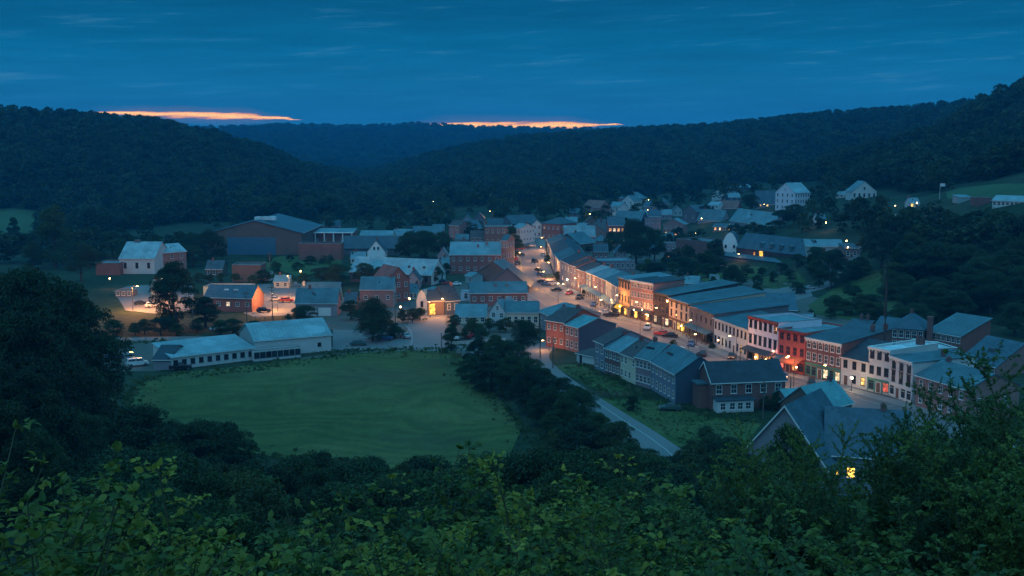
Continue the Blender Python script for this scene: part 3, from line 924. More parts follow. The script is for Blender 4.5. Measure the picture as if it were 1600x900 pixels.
bld('shop_building', 'dark brick three storey shop building with wide white framed top windows', (1258, 587), (1313, 600), 17, 527, ('shed', 1.9), DBRICK, RSLATE, f=(2, 6, 0.95, 1.75), cat='shop building', group=RR,
    shop=dict(bays=6, frame=FRG, h=3.3, fascia=FRG, lit={3: LITW, 5: LITW}, doors=[2], cornice=FRW), chim=[(0.8, 0.75), (0.95, 0.9)])
bld('shop_building', 'bright red brick three storey shop with a red lit awning', (1215, 577), (1257, 586), 17, 513, ('flat', 0.45), RED, RLIGHT, f=(2, 4, 1.05, 1.8), frame=FRR, cat='shop building', group=RR,
    shop=dict(bays=4, frame=FRR, h=3.3, doors=[1], lit={0: LITR, 2: LITO}, cornice=FRR), skip=(('f', 1, 9),))
bld('shop_building', 'tall pale lilac three storey building with dark red cornice', (1168, 562), (1214, 576), 13, 493, ('flat', 0.5), LILAC, RLIGHT, f=(2, 6, 0.95, 2.0), frame=FRD, style='hood', cat='shop building', group=RR,
    shop=dict(bays=5, frame=FRB, h=3.5, doors=[2], lit={1: LITO, 3: LITO}, cornice=FRR, porch=(2.6, RDARK), post=FRB), r=(1, 3))
bld('shop_building', 'white two storey building with eight narrow windows under a low teal roof', (1115, 540), (1167, 561), 13, 497, ('shed', 1.4), WHITE, RTEAL, f=(2, 9, 0.8, 1.75), frame=FRD, cat='shop building', group=RR, door=('f', 0.62), lits=(('f', 0, 7, LITY),))
bld('shop_building', 'dark slate grey clapboard building with a porch of posts along the pavement', (1077, 524), (1114, 540), 22, 478, ('shed', 1.8), DGREY, RBLUE, f=(1, 5, 0.9, 1.4), frame=FRD, cat='shop building', group=RR,
    shop=dict(bays=6, frame=FRB, h=3.4, porch=(2.2, RTEAL), post=FRB, doors=[3]))
bld('shop_building', 'beige three storey building with four window bays over a brown shopfront', (1045, 512), (1076, 524), 24, 465, ('shed', 2.4), BEIGE, RTEAL, f=(2, 4, 0.95, 2.0), frame=FRD, cat='shop building', group=RR,
    shop=dict(bays=5, frame=FRB, h=3.4, doors=[1], lit={2: LITY, 3: LITB}, cornice=FRB))
bld('shop_building', 'nearly black timber building with stacked balconies between the beige and the white front', (1021, 505), (1045, 512), 24, 456, ('shed', 2.4), BLACKW, RTEAL, f=(2, 4, 1.0, 1.7), frame=FRD, cat='shop building', group=RR,
    shop=dict(bays=4, frame=FRD, h=3.3, doors=[2], lit={0: LITW, 3: LITW}, cornice=FRD))
bld('shop_building', 'white and brick four storey building glowing orange at street level', (985, 497), (1020, 505), 12, 437, ('shed', 0.5), PINKB, RDARK, f=(3, 7, 0.8, 1.55), frame=FRW, cat='shop building', group=RR,
    shop=dict(bays=6, frame=FRB, h=3.4, doors=[3], lit={1: LITB, 4: LITO}, cornice=FRW, porch=(1.2, RDARK), post=FRB), lits=(('f', 0, 0, LITO), ('f', 0, 4, LITO), ('f', 0, 5, LITO)), r=(1, 2))
bld('shop_building', 'narrow ochre brick three storey building with a yellow shop awning', (966, 490), (984, 497), 14, 433, ('shed', 1.0), OCHRE, RLIGHT, f=(2, 4, 0.75, 1.9), frame=FRD, cat='shop building', group=RR,
    shop=dict(bays=4, frame=FRB, h=3.4, doors=[3], lit={0: LITY, 2: LITB}, cornice=FRD, awning=(1.6, mat('awning_yellow', (0.70, 0.52, 0.05), 0.7), 0, 2)))
TOWN = [  # townhouses up the street
    ('grey blue townhouse with white end wall beside the ochre brick building', (944, 474), (965, 489), 436, BLUEG, RTEAL, 2.6, 3),
    ('mauve townhouse with mottled render and low pale roof', (925, 464), (943, 474), 428, MAUVE, RLIGHT, 2.2, 3),
    ('narrow blue grey townhouse between two reddish fronts', (915, 458), (924, 464), 424, BLUEG, RPALE, 2.2, 2),
    ('pink red townhouse lit by the street lamps', (901, 453), (914, 458), 420, PINKB, RBROWN, 2.4, 2),
    ('dull mauve townhouse with brown roof beside the pink red front', (891, 450), (900, 453), 414, MAUVE, RBROWN, 2.4, 2),
    ('grey clapboard townhouse with white window trim', (877, 443), (890, 450), 407, GREYW, RDARK, 3.0, 3),
    ('pale grey townhouse behind the bright street globe', (867, 428), (876, 443), 397, GREYW, RTEAL, 2.8, 3),
    ('dark blue townhouse with steep gable towards the street bend', (859, 407), (866, 427), 382, BLUEG, RDARK, 2.6, 4),
    ('slate coloured house at the top of the far row', (855, 393), (859, 405), 374, DBLUE, RTEAL, 2.6, 3),
]
for i, (lb, p0, p1, top, wm_, rm_, rise, cols) in enumerate(TOWN):
    sh = None
    if i < 3: sh = dict(bays=3 if cols > 2 else 2, frame=FRB, h=3.0, porch=(2.4, RLIGHT), post=TRIM, doors=[1], lit={0: LITO} if i == 0 else {})
    bld('townhouse', lb, p0, p1, 13, top, ('par', rise), wm_, rm_, f=(2, cols, 0.8, 1.5), frame=FRW, cat='townhouse', group='townhouses up the far side of the street', shop=sh,
        chim=[(0.15, 0.5, 1.0)] if i % 2 else [], door=None if sh else ('f', 0.5), lits=(('f', 0, 0, LITO),) if i in (3, 5) else ())
# set back behind the far row
bld('flat_roofed_block', 'long low brown block with pale flat roof behind the townhouses', (930, 425), (992, 424), 14, 408, ('flat', 0.4), MAUVE, RLIGHT, f=(1, 8), cat='building')
bld('storage_shed', 'large teal roofed shed behind the dark slate grey building', (1118, 500), (1245, 503), 22, 482, ('par', 3.6), DBLUE, RBLUE, cat='shed', chim=[(0.15, 0.2), (0.6, 0.25)])
bld('outbuilding', 'small white flat roofed outbuilding behind the teal shed', (1118, 470), (1160, 472), 9, 459, ('flat', 0.3), TEALW, RWHITE, cat='shed', f=(1, 3))
bld('outbuilding', 'little pale blue hut on the grass behind the far row', (1112, 443), (1124, 443), 5, 431, ('flat', 0.3), TEALW, RLIGHT, cat='hut', door=('f', 0.4))
bld('outbuilding', 'long pale roofed wing behind the bright red shop', (1226, 506), (1270, 508), 10, 497, ('flat', 0.3), GREYW, RPALE, cat='building', f=(1, 5))
bld('outbuilding', 'slate roofed rear wing behind the dark brick shops', (1318, 528), (1350, 532), 12, 514, ('par', 2.2), DBRICK, RSLATE, cat='building', chim=[(0.4, 0.5), (0.7, 0.5)])
bld('warehouse', 'plain slate roofed warehouse above the brown brick building', (1500, 574), (1556, 588), 17, 562, ('par', 5.0), PINKB, RBLUE, cat='warehouse', f=(1, 5), vents=[(0.5, 0.25)])
bld('rear_wing', 'bright white roofed wing behind the white three window building', (1365, 578), (1494, 572), 9, 549, ('flat', 0.3), GREYW, RWHITE, cat='building', vents=[(0.75, 0.4), (0.85, 0.6)])
# red brick hall on the rise
hall = bld('brick_hall', 'dark red brick hall with blue hip roof and square chimney tower', (1392, 546), (1442, 550), 13, 513, ('hip', 3.4), DBRICK, RBLUE, f=(2, 5, 1.0, 1.9), cat='hall')
mb = MB(); mb.box(hall['W'] + 0.6, 1.0, -1, hall['W'] + 2.0, 2.4, 9.0); mb.box(hall['W'] + 0.5, 0.9, 9.0, hall['W'] + 2.1, 2.5, 9.3)
mb.build('chimney_tower', DBRICK, hall['root'])
bld('brick_hall', 'long brick wing with lit small panes right of the chimney tower', (1447, 546), (1500, 556), 12, 517, ('shed', 3.6), BRICK, RTEAL, f=(2, 7, 0.9, 1.3), cat='hall')
bld('house', 'blue roofed cross wing in front of the brick hall', (1362, 541), (1398, 546), 10, 515, ('par', 3.0), DBRICK, RBLUE, f=(1, 4), cat='house')

# ------------------------------------------------------------------ near side of the main street: backs of the houses
LR = 'houses on the near side of the main street'
cot = bld('brick_house', 'dark red brick house with slate roof and white trimmed windows on its own lawn', (1111, 641), (1226, 636), 8.5, 598, ('par', 3.4), DBRICK, RDARK, f=(1, 5, 1.15, 1.7), wz=(2.6, 0.98), frame=TRIM, group=LR, oh=0.3)
mb = MB(); mb.box(0.4, -2.4, -0.5, 8.2, -0.003, 2.4); local_part(cot, 'lean_to_wall', mb, WHITE)
mb = MB(); mb.prism([(-2.7, 2.42), (-0.004, 2.75), (-0.004, 2.9), (-2.7, 2.56)], 'x', 0.1, 8.5); local_part(cot, 'lean_to_roof', mb, RDARK)
for u in (1.6, 3.6, 5.3, 7.0):
    add_window(cot['root'], 'f', cot['W'], 8.5, u, 1.3, 1.0, 1.3, FRW, 'sash', GLASS).location.y = -2.402
mb = MB(); mb.box(-2.2, 2.0, -1, -0.003, 5.2, 5.0); local_part(cot, 'bay', mb, DBRICK)
mb = MB(); mb.box(-2.5, 1.7, 5.003, -0.003, 5.5, 5.3); local_part(cot, 'bay_roof', mb, RTEAL)
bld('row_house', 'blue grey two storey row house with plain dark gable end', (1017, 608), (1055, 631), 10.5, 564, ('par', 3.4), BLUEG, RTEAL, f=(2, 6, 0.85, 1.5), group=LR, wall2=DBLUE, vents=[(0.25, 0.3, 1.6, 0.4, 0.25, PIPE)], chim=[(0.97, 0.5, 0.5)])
bld('row_house', 'mottled mauve row house with roof repairs beside the blue grey one', (993, 601), (1016.6, 608), 10, 557, ('par', 3.0), MAUVE, RTEAL, f=(2, 4, 0.85, 1.4), group=LR, vents=[(0.3, 0.3, 1.4, 0.4, 0.25, PIPE)])
bld('row_house', 'cream row house with few windows in the middle of the near row', (969, 591), (992.6, 601), 10, 551, ('par', 2.6), CREAM, RBROWN, f=(2, 4, 0.8, 1.4), group=LR, skip=(('f', 1, 2), ('f', 0, 3)))
bld('row_house', 'brown brick row house with pale roof strip at the far end of the cream one', (945, 583), (968.6, 591), 10, 543, ('par', 2.6), DBRICK, RLIGHT, f=(2, 4, 0.8, 1.5), group=LR, chim=[(0.1, 0.5, 1.0)])
bld('row_house', 'grey blue lean house with wide brown roof before the row', (929, 576), (944.6, 583), 13, 532, ('salt', 1.0, 0.3, 3.2) if False else ('par', 2.8), BLUEG, RBROWN, f=(2, 2), group=LR)
bld('shed', 'small pale teal shed with grey flat roof on the grass', (901, 567), (928, 573), 5, 552, ('shed', 0.5), WHITE, RBROWN, door=('f', 0.25, FRD), cat='shed')
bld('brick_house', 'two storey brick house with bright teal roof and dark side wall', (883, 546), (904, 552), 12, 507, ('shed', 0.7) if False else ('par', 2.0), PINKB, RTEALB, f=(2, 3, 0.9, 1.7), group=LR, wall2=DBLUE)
bld('brick_house', 'red brown brick house with broad brown roof and chimneys', (853, 541), (882, 546), 14, 500, ('par', 2.8), BRICK, RBROWN, f=(2, 3, 0.8, 1.3), group=LR, chim=[(0.8, 0.5, 0.9), (0.5, 0.7, 0.9)])
bld('house', 'grey sided house with pale blue roof in front of the street bend', (842, 512), (858, 520), 16, 486, ('par', 2.2), GREYW, RLIGHT, f=(2, 2), group=LR, chim=[(0.9, 0.3)])
bld('house', 'cream cottage with dark teal roof behind the leafy trees', (791, 513), (842, 513), 9, 488, ('par', 2.6), CREAM, RTEAL, f=(1, 5), group=LR, chim=[(0.4, 0.6)])
bld('house', 'pale cottage with light blue roof and white gable wing', (712, 506), (760, 506), 8, 494, ('par', 3.0), CREAM, RLIGHT, f=(1, 4), group=LR, lits=())
bld('house', 'narrow white gabled house with light roof beside the pale cottage', (765, 510), (790, 512), 9, 486, ('perp', 3.4), WHITE, RLIGHT, f=(2, 2), group=LR, gable_win=1)
bld('brick_building', 'long brick building with teal roof facing the open yard', (735, 478), (824, 477), 11, 458, ('par', 3.0), DBRICK, RTEAL, f=(1, 7, 1.0, 1.3), group=LR, cat='building', vents=[(0.45, 0.3, 0.4, 0.4, 0.9), (0.65, 0.3, 0.4, 0.4, 0.9)], wall2=TEALW)
bld('house', 'broad gabled house with dark grey roof behind the long brick building', (760, 456), (826, 457), 14, 446, ('perp', 6.5), DGREY, RSLATE, group=LR, oh=0.7)
bld('house', 'dark gabled house with striped light roof edge near the street', (742, 441), (800, 443), 13, 428, ('perp', 5.0), BROWN, RTEAL, group=LR, oh=0.6)
bld('brick_building', 'brick building with large pale blue roof and pale end wall', (703, 428), (782, 428), 20, 398, ('par', 4.4), DBRICK, RLIGHT, f=(2, 7, 1.0, 1.4), group=LR, cat='building', chim=[(0.55, 0.3, 0.8), (0.72, 0.4, 0.8)], lits=())
bld('house', 'narrow brick house at the street corner beyond the pale roof', (783, 425), (792, 425.3), 12, 376, ('par', 2.0), PINKB, RSLATE, f=(3, 2), r=(3, 3), group=LR)
bld('house', 'small reddish house with brown roof behind the pale roof', (705, 396), (732, 396), 9, 383, ('par', 2.4), BROWN, RBROWN, f=(1, 3), group=LR)
UP = 'houses at the far end of the street'
bld('block', 'dark flat roofed block with light blue roof edge up the street', (757, 386), (800, 386), 14, 354, ('flat', 0.4), BROWN, RLIGHT, f=(2, 5), group=UP, cat='building')
bld('house', 'long white house gable end on to the street', (800, 380), (813, 381), 12, 356, ('par', 2.0), WHITE, RLIGHT, r=(2, 5, 0.8, 1.3), f=(2, 3, 0.8, 1.3), group=UP)
bld('house', 'narrow white front beside the square brick block', (832, 372), (846, 372), 10, 350, ('perp', 2.2), WHITE, RSLATE, f=(2, 2), group=UP)
bld('block', 'square brick block closing the view up the street', (847, 374), (875, 376), 15, 349, ('hip', 3.4), BRICK, RSLATE, f=(2, 4, 0.9, 1.4), r=(2, 3), group=UP, cat='building')
bld('house', 'grey roofed house with wide roof behind the white front', (800, 360), (842, 358), 14, 350, ('par', 4.5), DGREY, RSLATE, f=(1, 4), group=UP)
bld('house', 'dim house with blue gable roof left of the street end', (718, 372), (754, 370), 12, 358, ('par', 4.2), DBRICK, RBLUE, f=(1, 4), group=UP)
bld('house', 'reddish two storey house beside the dark wood by the street end', (702, 372), (718, 373), 10, 352, ('par', 2.5), PINKB, RBROWN, f=(2, 2), group=UP)
# ------------------------------------------------------------------ cluster behind the far row, up the hill
HB = 'houses climbing beyond the townhouses'
bld('house', 'brown gabled house with blue grey roof above the townhouses', (868, 392), (905, 395), 14, 378, ('perp', 4.6), BROWN, RTEAL, group=HB, oh=0.7)
bld('house', 'pale teal roofed house between two brown gables', (882, 385), (930, 385), 13, 369, ('par', 5.0), GREYW, RLIGHT, group=HB, f=(1, 4))
bld('house', 'reddish house with low pitched mauve gable', (905, 372), (948, 376), 14, 360, ('perp', 5.0), PINKB, RBROWN, group=HB, f=(1, 3), r=(2, 3))
bld('house', 'house with orange lit upper windows beside the big round tree', (950, 384), (976, 384), 10, 352, ('par', 4.0), BRICK, RBLUE, f=(2, 4, 1.1, 1.5), group=HB, lits=(('f', 1, 0, LITO), ('f', 1, 1, LITW), ('f', 1, 2, LITO), ('f', 1, 3, LITO), ('f', 0, 0, LITO)))
bld('house', 'dark teal gambrel roofed house above the lit windows', (958, 358), (1000, 360), 12, 346, ('par', 6.0), DBLUE, RTEAL, group=HB)
bld('house', 'house with bright blue hipped roof on the rise', (982, 346), (1012, 348), 12, 338, ('hip', 4.5), MAUVE, RLIGHT, group=HB, f=(1, 3))
bld('house', 'red roofed house standing apart among the trees', (912, 333), (938, 335), 9, 322, ('par', 4.0), PINKB, RRED, group=HB, f=(1, 3))
bld('house', 'small white blue house below the red roofed one', (951, 332), (968, 333), 8, 322, ('par', 2.8), WHITE, RLIGHT, group=HB, f=(1, 2))
bld('house', 'white fronted house with tall narrow windows in the hill cluster', (972, 329), (990, 330), 9, 313, ('perp', 3.4), WHITE, RTEAL, group=HB, f=(2, 2))
bld('house', 'dim brick house with wide teal hip roof at the top of the cluster', (966, 318), (1003, 319), 12, 310, ('hip', 5.0), BRICK, RTEAL, group=HB, f=(1, 4))
bld('house', 'blue roofed house beside a yellow lamp on the rise', (1004, 332), (1026, 333), 10, 322, ('par', 3.4), GREYW, RBLUE, group=HB, f=(1, 3))
bld('house', 'mauve two storey house with flat roof right of the big round tree', (1008, 362), (1032, 362), 10, 341, ('flat', 0.3), MAUVE, RBROWN, group=HB, f=(2, 3))
bld('house', 'pink brick house with glowing ground floor behind the round tree', (1036, 370), (1068, 371), 10, 350, ('perp', 3.0), PINKB, RLIGHT, group=HB, f=(2, 4, 0.9, 1.3), lits=(('f', 0, 0, LITY), ('f', 0, 2, LITO)))
bld('house', 'slate gabled house with white corner near the pink brick one', (1066, 348), (1088, 350), 12, 330, ('perp', 4.0), DGREY, RSLATE, group=HB, f=(1, 2))
bld('brick_building', 'long red brown flat roofed building on the terrace', (1056, 402), (1128, 403), 16, 373, ('flat', 0.5), DBRICK, RTAR, cat='building', l=(2, 3), group=HB)
bld('house', 'pinkish house end with pale blue lower wall beside the flat roofed building', (1040, 408), (1056, 408), 8, 380, ('flat', 0.3), MAUVE, RLIGHT, f=(2, 2, 0.9, 1.3), lits=(('f', 0, 0, LITO),), group=HB)
bld('house', 'teal roofed house with lit pink porch above the barn', (1090, 350), (1128, 352), 10, 345, ('par', 6.0), GREYW, RTEAL, group=HB, oh=0.5)
bld('house', 'pink lit low house tucked under the teal roof', (1114, 363), (1150, 364), 6, 354, ('shed', 1.2), PINKB, RSLATE, f=(1, 5, 0.9, 1.3), lits=(('f', 0, 0, LITO), ('f', 0, 1, LITW), ('f', 0, 3, LITO)), group=HB)
bld('long_house', 'long house with plain bright blue roof above the hedge', (1140, 352), (1206, 353), 11, 346, ('par', 6.5), GREYW, RLIGHT, cat='house', group=HB, r=(1, 2), vents=[(0.4, 0.3, 0.5, 0.4, 0.8)])
bld('house', 'white house with steep light roof on the upper slope', (1112, 314), (1138, 316), 10, 303, ('perp', 5.0), WHITE, RPALE, group=HB, f=(1, 3))
bld('house', 'blue roofed wing beside the steep white house', (1138, 316), (1156, 316), 8, 308, ('par', 2.6), DBLUE, RLIGHT, group=HB, f=(1, 2))
bld('house', 'brick house with mauve roof below the steep white house', (1120, 331), (1152, 332), 9, 325, ('par', 4.5), BRICK, RRED, group=HB, r=(1, 2))
bld('house', 'white dormered house beside the brick house with mauve roof', (1106, 333), (1122, 334), 7, 320, ('par', 2.0), WHITE, RPALE, group=HB, f=(2, 3))
bld('house', 'tiny teal roofed cabin among trees above the slope', (1156, 298), (1175, 298), 7, 294, ('par', 2.6), DGREY, RLIGHT, group=HB)
bld('mill_building', 'tall pale stone building with light gable roof on the hill', (1211, 329), (1241, 331), 13, 300, ('perp', 5.5), LILAC, RPALE, cat='building', f=(3, 4, 1.0, 1.8), r=(3, 6, 1.0, 1.8), gable_win=1)
bld('long_house', 'long house with dark blue roof in front of the tall stone building', (1182, 327), (1238, 327), 10, 318, ('par', 'r298'), GREYW, RBLUE, cat='house', f=(1, 5), lits=(('f', 0, 0, LITY), ('f', 0, 1, LITY)))
bld('house', 'small white side house beside the tall stone building', (1257, 315), (1268, 315), 6, 303, ('par', 2.0), WHITE, RPALE, f=(2, 1))
bld('farmhouse', 'white gabled farmhouse with dark windows alone on the wooded hill', (1331, 314), (1369, 314), 12, 299, ('perp', 5.6), WHITE, RLIGHT, cat='house', f=(1, 5, 0.8, 1.8), frame=FRD, gable_win=1)
bld('farmhouse', 'low white wing with pale roof joined to the hill farmhouse', (1306, 310), (1330, 311), 7, 304, ('par', 1.6), WHITE, RPALE, cat='house', f=(1, 4))
bld('cottage', 'little white cottage with blue roof above the leafy slope', (1421, 326), (1436, 326), 6, 317, ('par', 2.0), WHITE, RLIGHT, cat='cottage', f=(1, 2), lits=(('f', 0, 0, LITY),))
FRS = 'long buildings by the hillside meadow'
bld('shed', 'pale blue low shed by the hillside meadow', (1497, 318), (1517, 318), 6, 311, ('shed', 0.6), TEALW, RLIGHT, group=FRS, cat='shed')
bld('shed', 'dark reddish shed between two pale sheds by the meadow', (1527, 323), (1548, 323), 7, 309, ('flat', 0.3), DBRICK, RSLATE, group=FRS, cat='shed')
bld('house', 'bluish white long house at the edge of the meadow', (1550, 326), (1598, 328), 8, 313, ('par', 1.8), WHITE, RPALE, f=(1, 7, 1.0, 1.2), group=FRS)

# ------------------------------------------------------------------ barn with arched gable on the terrace
barn = bld('barn', 'long dark barn with round white gable end and one lit doorway', (1150, 402), (1258, 403), 11, 387, ('par', 'r364'), BLACKW, RBLUE, cat='barn', f=None, oh=0.1)
W0, h0 = barn['W'], barn['h']
# white end wall panel (a broad rounded gable turned towards the viewer)
bn = bld('barn', 'rounded white gable wing of the barn with four small windows', (1127, 403), (1153, 404), 7, 384, ('arch', 'r363'), wallm('fresh_white', (0.78, 0.78, 0.77), 'plain', 0.12), RBLUE, cat='barn', f=(2, 2, 0.8, 1.2), frame=FRD, wz=(0, 1.25), oh=0.12)
for u, pane, m_ in ((0.30, LITB, FRB),):
    o = add_window(barn['root'], 'f', W0, 12, W0 * 0.38, 1.75, 2.3, 3.2, FRB, 'plain', LITB)
for u in (0.28, 0.52, 0.66, 0.8):
    add_window(barn['root'], 'f', W0, 12, W0 * u, 1.8, 1.0, 1.3, FRD, 'sash', GLASS if u != 0.28 else LITO)
for u in (0.36, 0.5, 0.64, 0.78):
    mb = MB(); mb.box(W0 * u - 0.6, 0.35, h0 + 1.6, W0 * u + 0.6, 2.4, h0 + 3.2); mb.prism([(W0 * u - 0.8, h0 + 3.2), (W0 * u + 0.8, h0 + 3.2), (W0 * u, h0 + 3.9)], 'y', 0.1, 2.6)
    d_ = mb.build('dormer', RTEAL, barn['roof'])
bld('annex', 'teal walled annex with light roof at the end of the barn', (1259, 402.5), (1317, 403), 12, 385, ('par', 2.4), TEALW, RLIGHT, cat='building', f=(1, 3))
bld('lean_to', 'long low lean-to with teal roof in front of the barn', (1124, 409), (1226, 411), 4.5, 403, ('shed', 0.9), DGREY, RTEAL, cat='shed')
bld('brick_house', 'low brick house with lit pink wall beside the hill lane', (1319, 407), (1341, 407), 8, 388, ('shed', 1.2), PINKB, RSLATE, f=(1, 2), cat='house', door=('f', 0.5))

# ------------------------------------------------------------------ left side of town
hang = bld('arena_hall', 'huge brown arena hall with big blue door and low gable roof', (327, 398), (472, 398), 55, 364, ('perp', 'r345'), BROWN, RBLUE, cat='hall', oh=0.8)
mb = MB(); mb.box(hang['W'] * 0.20, -0.25, 0, hang['W'] * 0.72, -0.003, 8.6); local_part(hang, 'hall_door', mb, mat('blue_door', (0.05, 0.13, 0.20), 0.6, var=0.15))
for x in (0.5, 0.56, 0.62): roof_unit(hang['roof'], hang['W'] * x, 9 + 5 * x, hang['h'] + 5.6, 2.4, 1.8, 1.6, RWHITE)
bld('brick_hall', 'brick hall with row of white columns beside the arena', (477, 388), (553, 388), 12, 363, ('shed', 1.0), DBRICK, RLIGHT, cat='hall', f=(1, 6, 0.8, 1.4))
for k in range(6):
    i_ = BUILDINGS[-1]; mb = MB(); x = 0.8 + (i_['W'] - 1.6) * k / 5; mb.tube((x, -1.4, -0.5), (x, -1.4, i_['h'] - 0.3), 0.42, 0.36, 8); mb.build('column', TRIM, i_['root'])
mb = MB(); mb.box(0, -2.0, BUILDINGS[-1]['h'] - 0.3, BUILDINGS[-1]['W'], -0.4, BUILDINGS[-1]['h'] - 0.02); mb.build('entablature', TRIM, BUILDINGS[-1]['root'])
bld('brick_building', 'plain red brick box in front of the columned hall', (467, 406), (533, 406), 10, 381, ('flat', 0.6), BRICK, RTAR, cat='building', f=None)
bld('church_hall', 'dark slate roofed hall with white front gable', (536, 399), (622, 399), 13, 388, ('par', 5.5), DGREY, RSLATE, cat='hall')
bld('church_hall', 'bright white gable porch of the slate roofed hall', (574, 403), (602, 403), 8, 393, ('perp', 5.2), wallm('fresh_white', (0.78, 0.78, 0.77), 'plain', 0.12), RSLATE, cat='hall', f=None, gable_win=2, frame=FRD)
bld('house', 'low house with pale roof and lit wall behind the slate hall', (562, 378), (612, 378), 9, 369, ('par', 2.8), CREAM, RLIGHT, f=(1, 5), lits=(('f', 0, 2, LITY), ('f', 0, 3, LITY)))
bld('house', 'pale gabled house beyond the lit wall', (612, 376), (640, 376), 9, 367, ('par', 3.0), GREYW, RLIGHT, f=(1, 3))
bld('house', 'blue roofed house among trees behind the dark copse', (645, 372), (690, 372), 9, 364, ('par', 3.5), GREYW, RTEAL, f=(1, 4))
bld('long_house', 'long building with wide pale metal roof and white gable end', (546, 440), (674, 446), 14, 424, ('par', 'r401'), BROWN, RPALE, cat='building', wall2=WHITE, f=(1, 8), r=(1, 2), gable_win=1, vents=[(0.7, 0.2, 0.4, 0.3, 0.8, PIPE), (0.88, 0.2, 0.4, 0.3, 0.8, PIPE)], frame=FRD)
bld('brick_house', 'red brick gabled house with steep front in the middle of town', (606, 473), (640, 470), 11, 438, ('perp', 4.2), BRICK, RBROWN, f=(2, 3, 0.9, 1.5), gable_win=1)
bld('brick_house', 'brick house with dark blue roof above the round tree', (563, 480), (615, 480), 9, 452, ('par', 3.6), PINKB, RTEAL, f=(1, 3, 1.0, 1.2), wall2=TEALW)
bld('garage_house', 'grey house with white garage door and two teal roofs', (462, 494), (527, 494), 8, 473, ('par', 4.0), GREYW, RTEAL, wall2=PINKB, f=None, vents=[(0.4, 0.3, 0.3, 0.3, 0.7)])
gh = BUILDINGS[-1]
mb = MB(); mb.box(gh['W'] * 0.55, -0.08, 0.05, gh['W'] * 0.85, -0.003, 2.7)
for k in range(4): mb.box(gh['W'] * 0.56, -0.11, 0.2 + k * 0.63, gh['W'] * 0.84, -0.082, 0.7 + k * 0.63)
local_part(gh, 'garage_door', mb, TRIM)
mb = MB(); mb.box(gh['W'] * 0.34, -0.08, 0.05, gh['W'] * 0.5, -0.003, 2.7); local_part(gh, 'garage_door', mb, TRIM)
bld('house', 'teal roofed rear house behind the garage', (470, 478), (530, 478), 8, 463, ('par', 4.2), CREAM, RTEAL, chim=[(0.05, 0.4, 1.0, CREAM)])
bld('brick_house', 'low brick house with dark front roof beside the lit yard', (320, 486), (394, 488), 10, 464, ('par', 3.4), BRICK, RBLUE, f=(1, 5, 1.1, 1.2), wall2=DBRICK, vents=[(0.4, 0.3, 0.8, 0.4, 0.3, RWHITE), (0.6, 0.3, 0.8, 0.4, 0.3, RWHITE)], lits=(('f', 0, 2, LITW),))
bld('flat_house', 'long pale blue flat roof behind the low brick house', (318, 462), (390, 462), 9, 448, ('flat', 0.3), TEALW, RLIGHT, cat='house')
bld('brick_box', 'windowless brown brick box standing above the yard', (363, 440), (408, 440), 10, 414, ('flat', 0.4), BROWN, RTAR, cat='building')
bld('outbuilding', 'small white annex beside the windowless brown box', (408, 439), (422, 439), 6, 427, ('flat', 0.3), WHITE, RPALE, cat='shed')
bld('factory', 'white stepped roof factory above the trees on the edge of town', (187, 428), (242, 428), 22, 404, ('par', 6.0), WHITE, RPALE, cat='factory', f=(1, 3, 1.0, 2.2), frame=FRD, vents=[(0.3, 0.5, 1.2, 0.8, 1.0), (0.7, 0.6, 1, 0.8, 1.0)])
bld('brick_building', 'low red brick shed left of the white factory', (150, 430), (187, 430), 12, 411, ('flat', 0.4), BRICK, RLIGHT, cat='building')
bld('house', 'pink walled building with arched pale roof beside the white factory', (246, 424), (292, 420), 14, 396, ('par', 3.0), PINKB, RPALE, cat='building', f=(2, 3))
bld('house', 'small pale house half hidden by the tall spreading tree', (236, 462), (268, 462), 8, 450, ('par', 2.4), TEALW, RPALE, f=(1, 3))
bld('hut', 'dark flat roofed hut at the side of the lamplit lot', (180, 464), (206, 464), 6, 455, ('flat', 0.3), DGREY, RTAR, cat='hut', f=(1, 3))
# white works by the field: tall gabled part and long low wing
wk = bld('works_building', 'tall white works building with broad pale gable roof by the field', (398, 559), (518, 548), 15, 533, ('par', 'r506'), WHITE, RPALE, cat='works', f=None, wall2=TEALW, oh=0.3)
add_window(wk['root'], 'f', wk['W'], 15, wk['W'] * 0.84, 2.0, 0.8, 0.8, FRD, 'plain', GLASS)
bld('works_building', 'long low white works wing with dark square windows facing the field', (268, 578), (398, 562), 13, 559, ('shed', 1.5), WHITE, RPALE, cat='works', f=(1, 10, 0.95, 1.1), frame=FRD, oh=0.3)
fw = bld('works_building', 'flat roofed white office front built onto the works', (397, 565), (470, 558), 3.0, 548, ('flat', 0.35), WHITE, RPALE, cat='works', f=(1, 8, 1.2, 1.3), frame=FRD)
bld('works_shed', 'dark roofed open shed at the end of the works wing', (240, 578), (267, 578), 14, 562, ('par', 2.2), GREYW, RDARK, cat='shed')
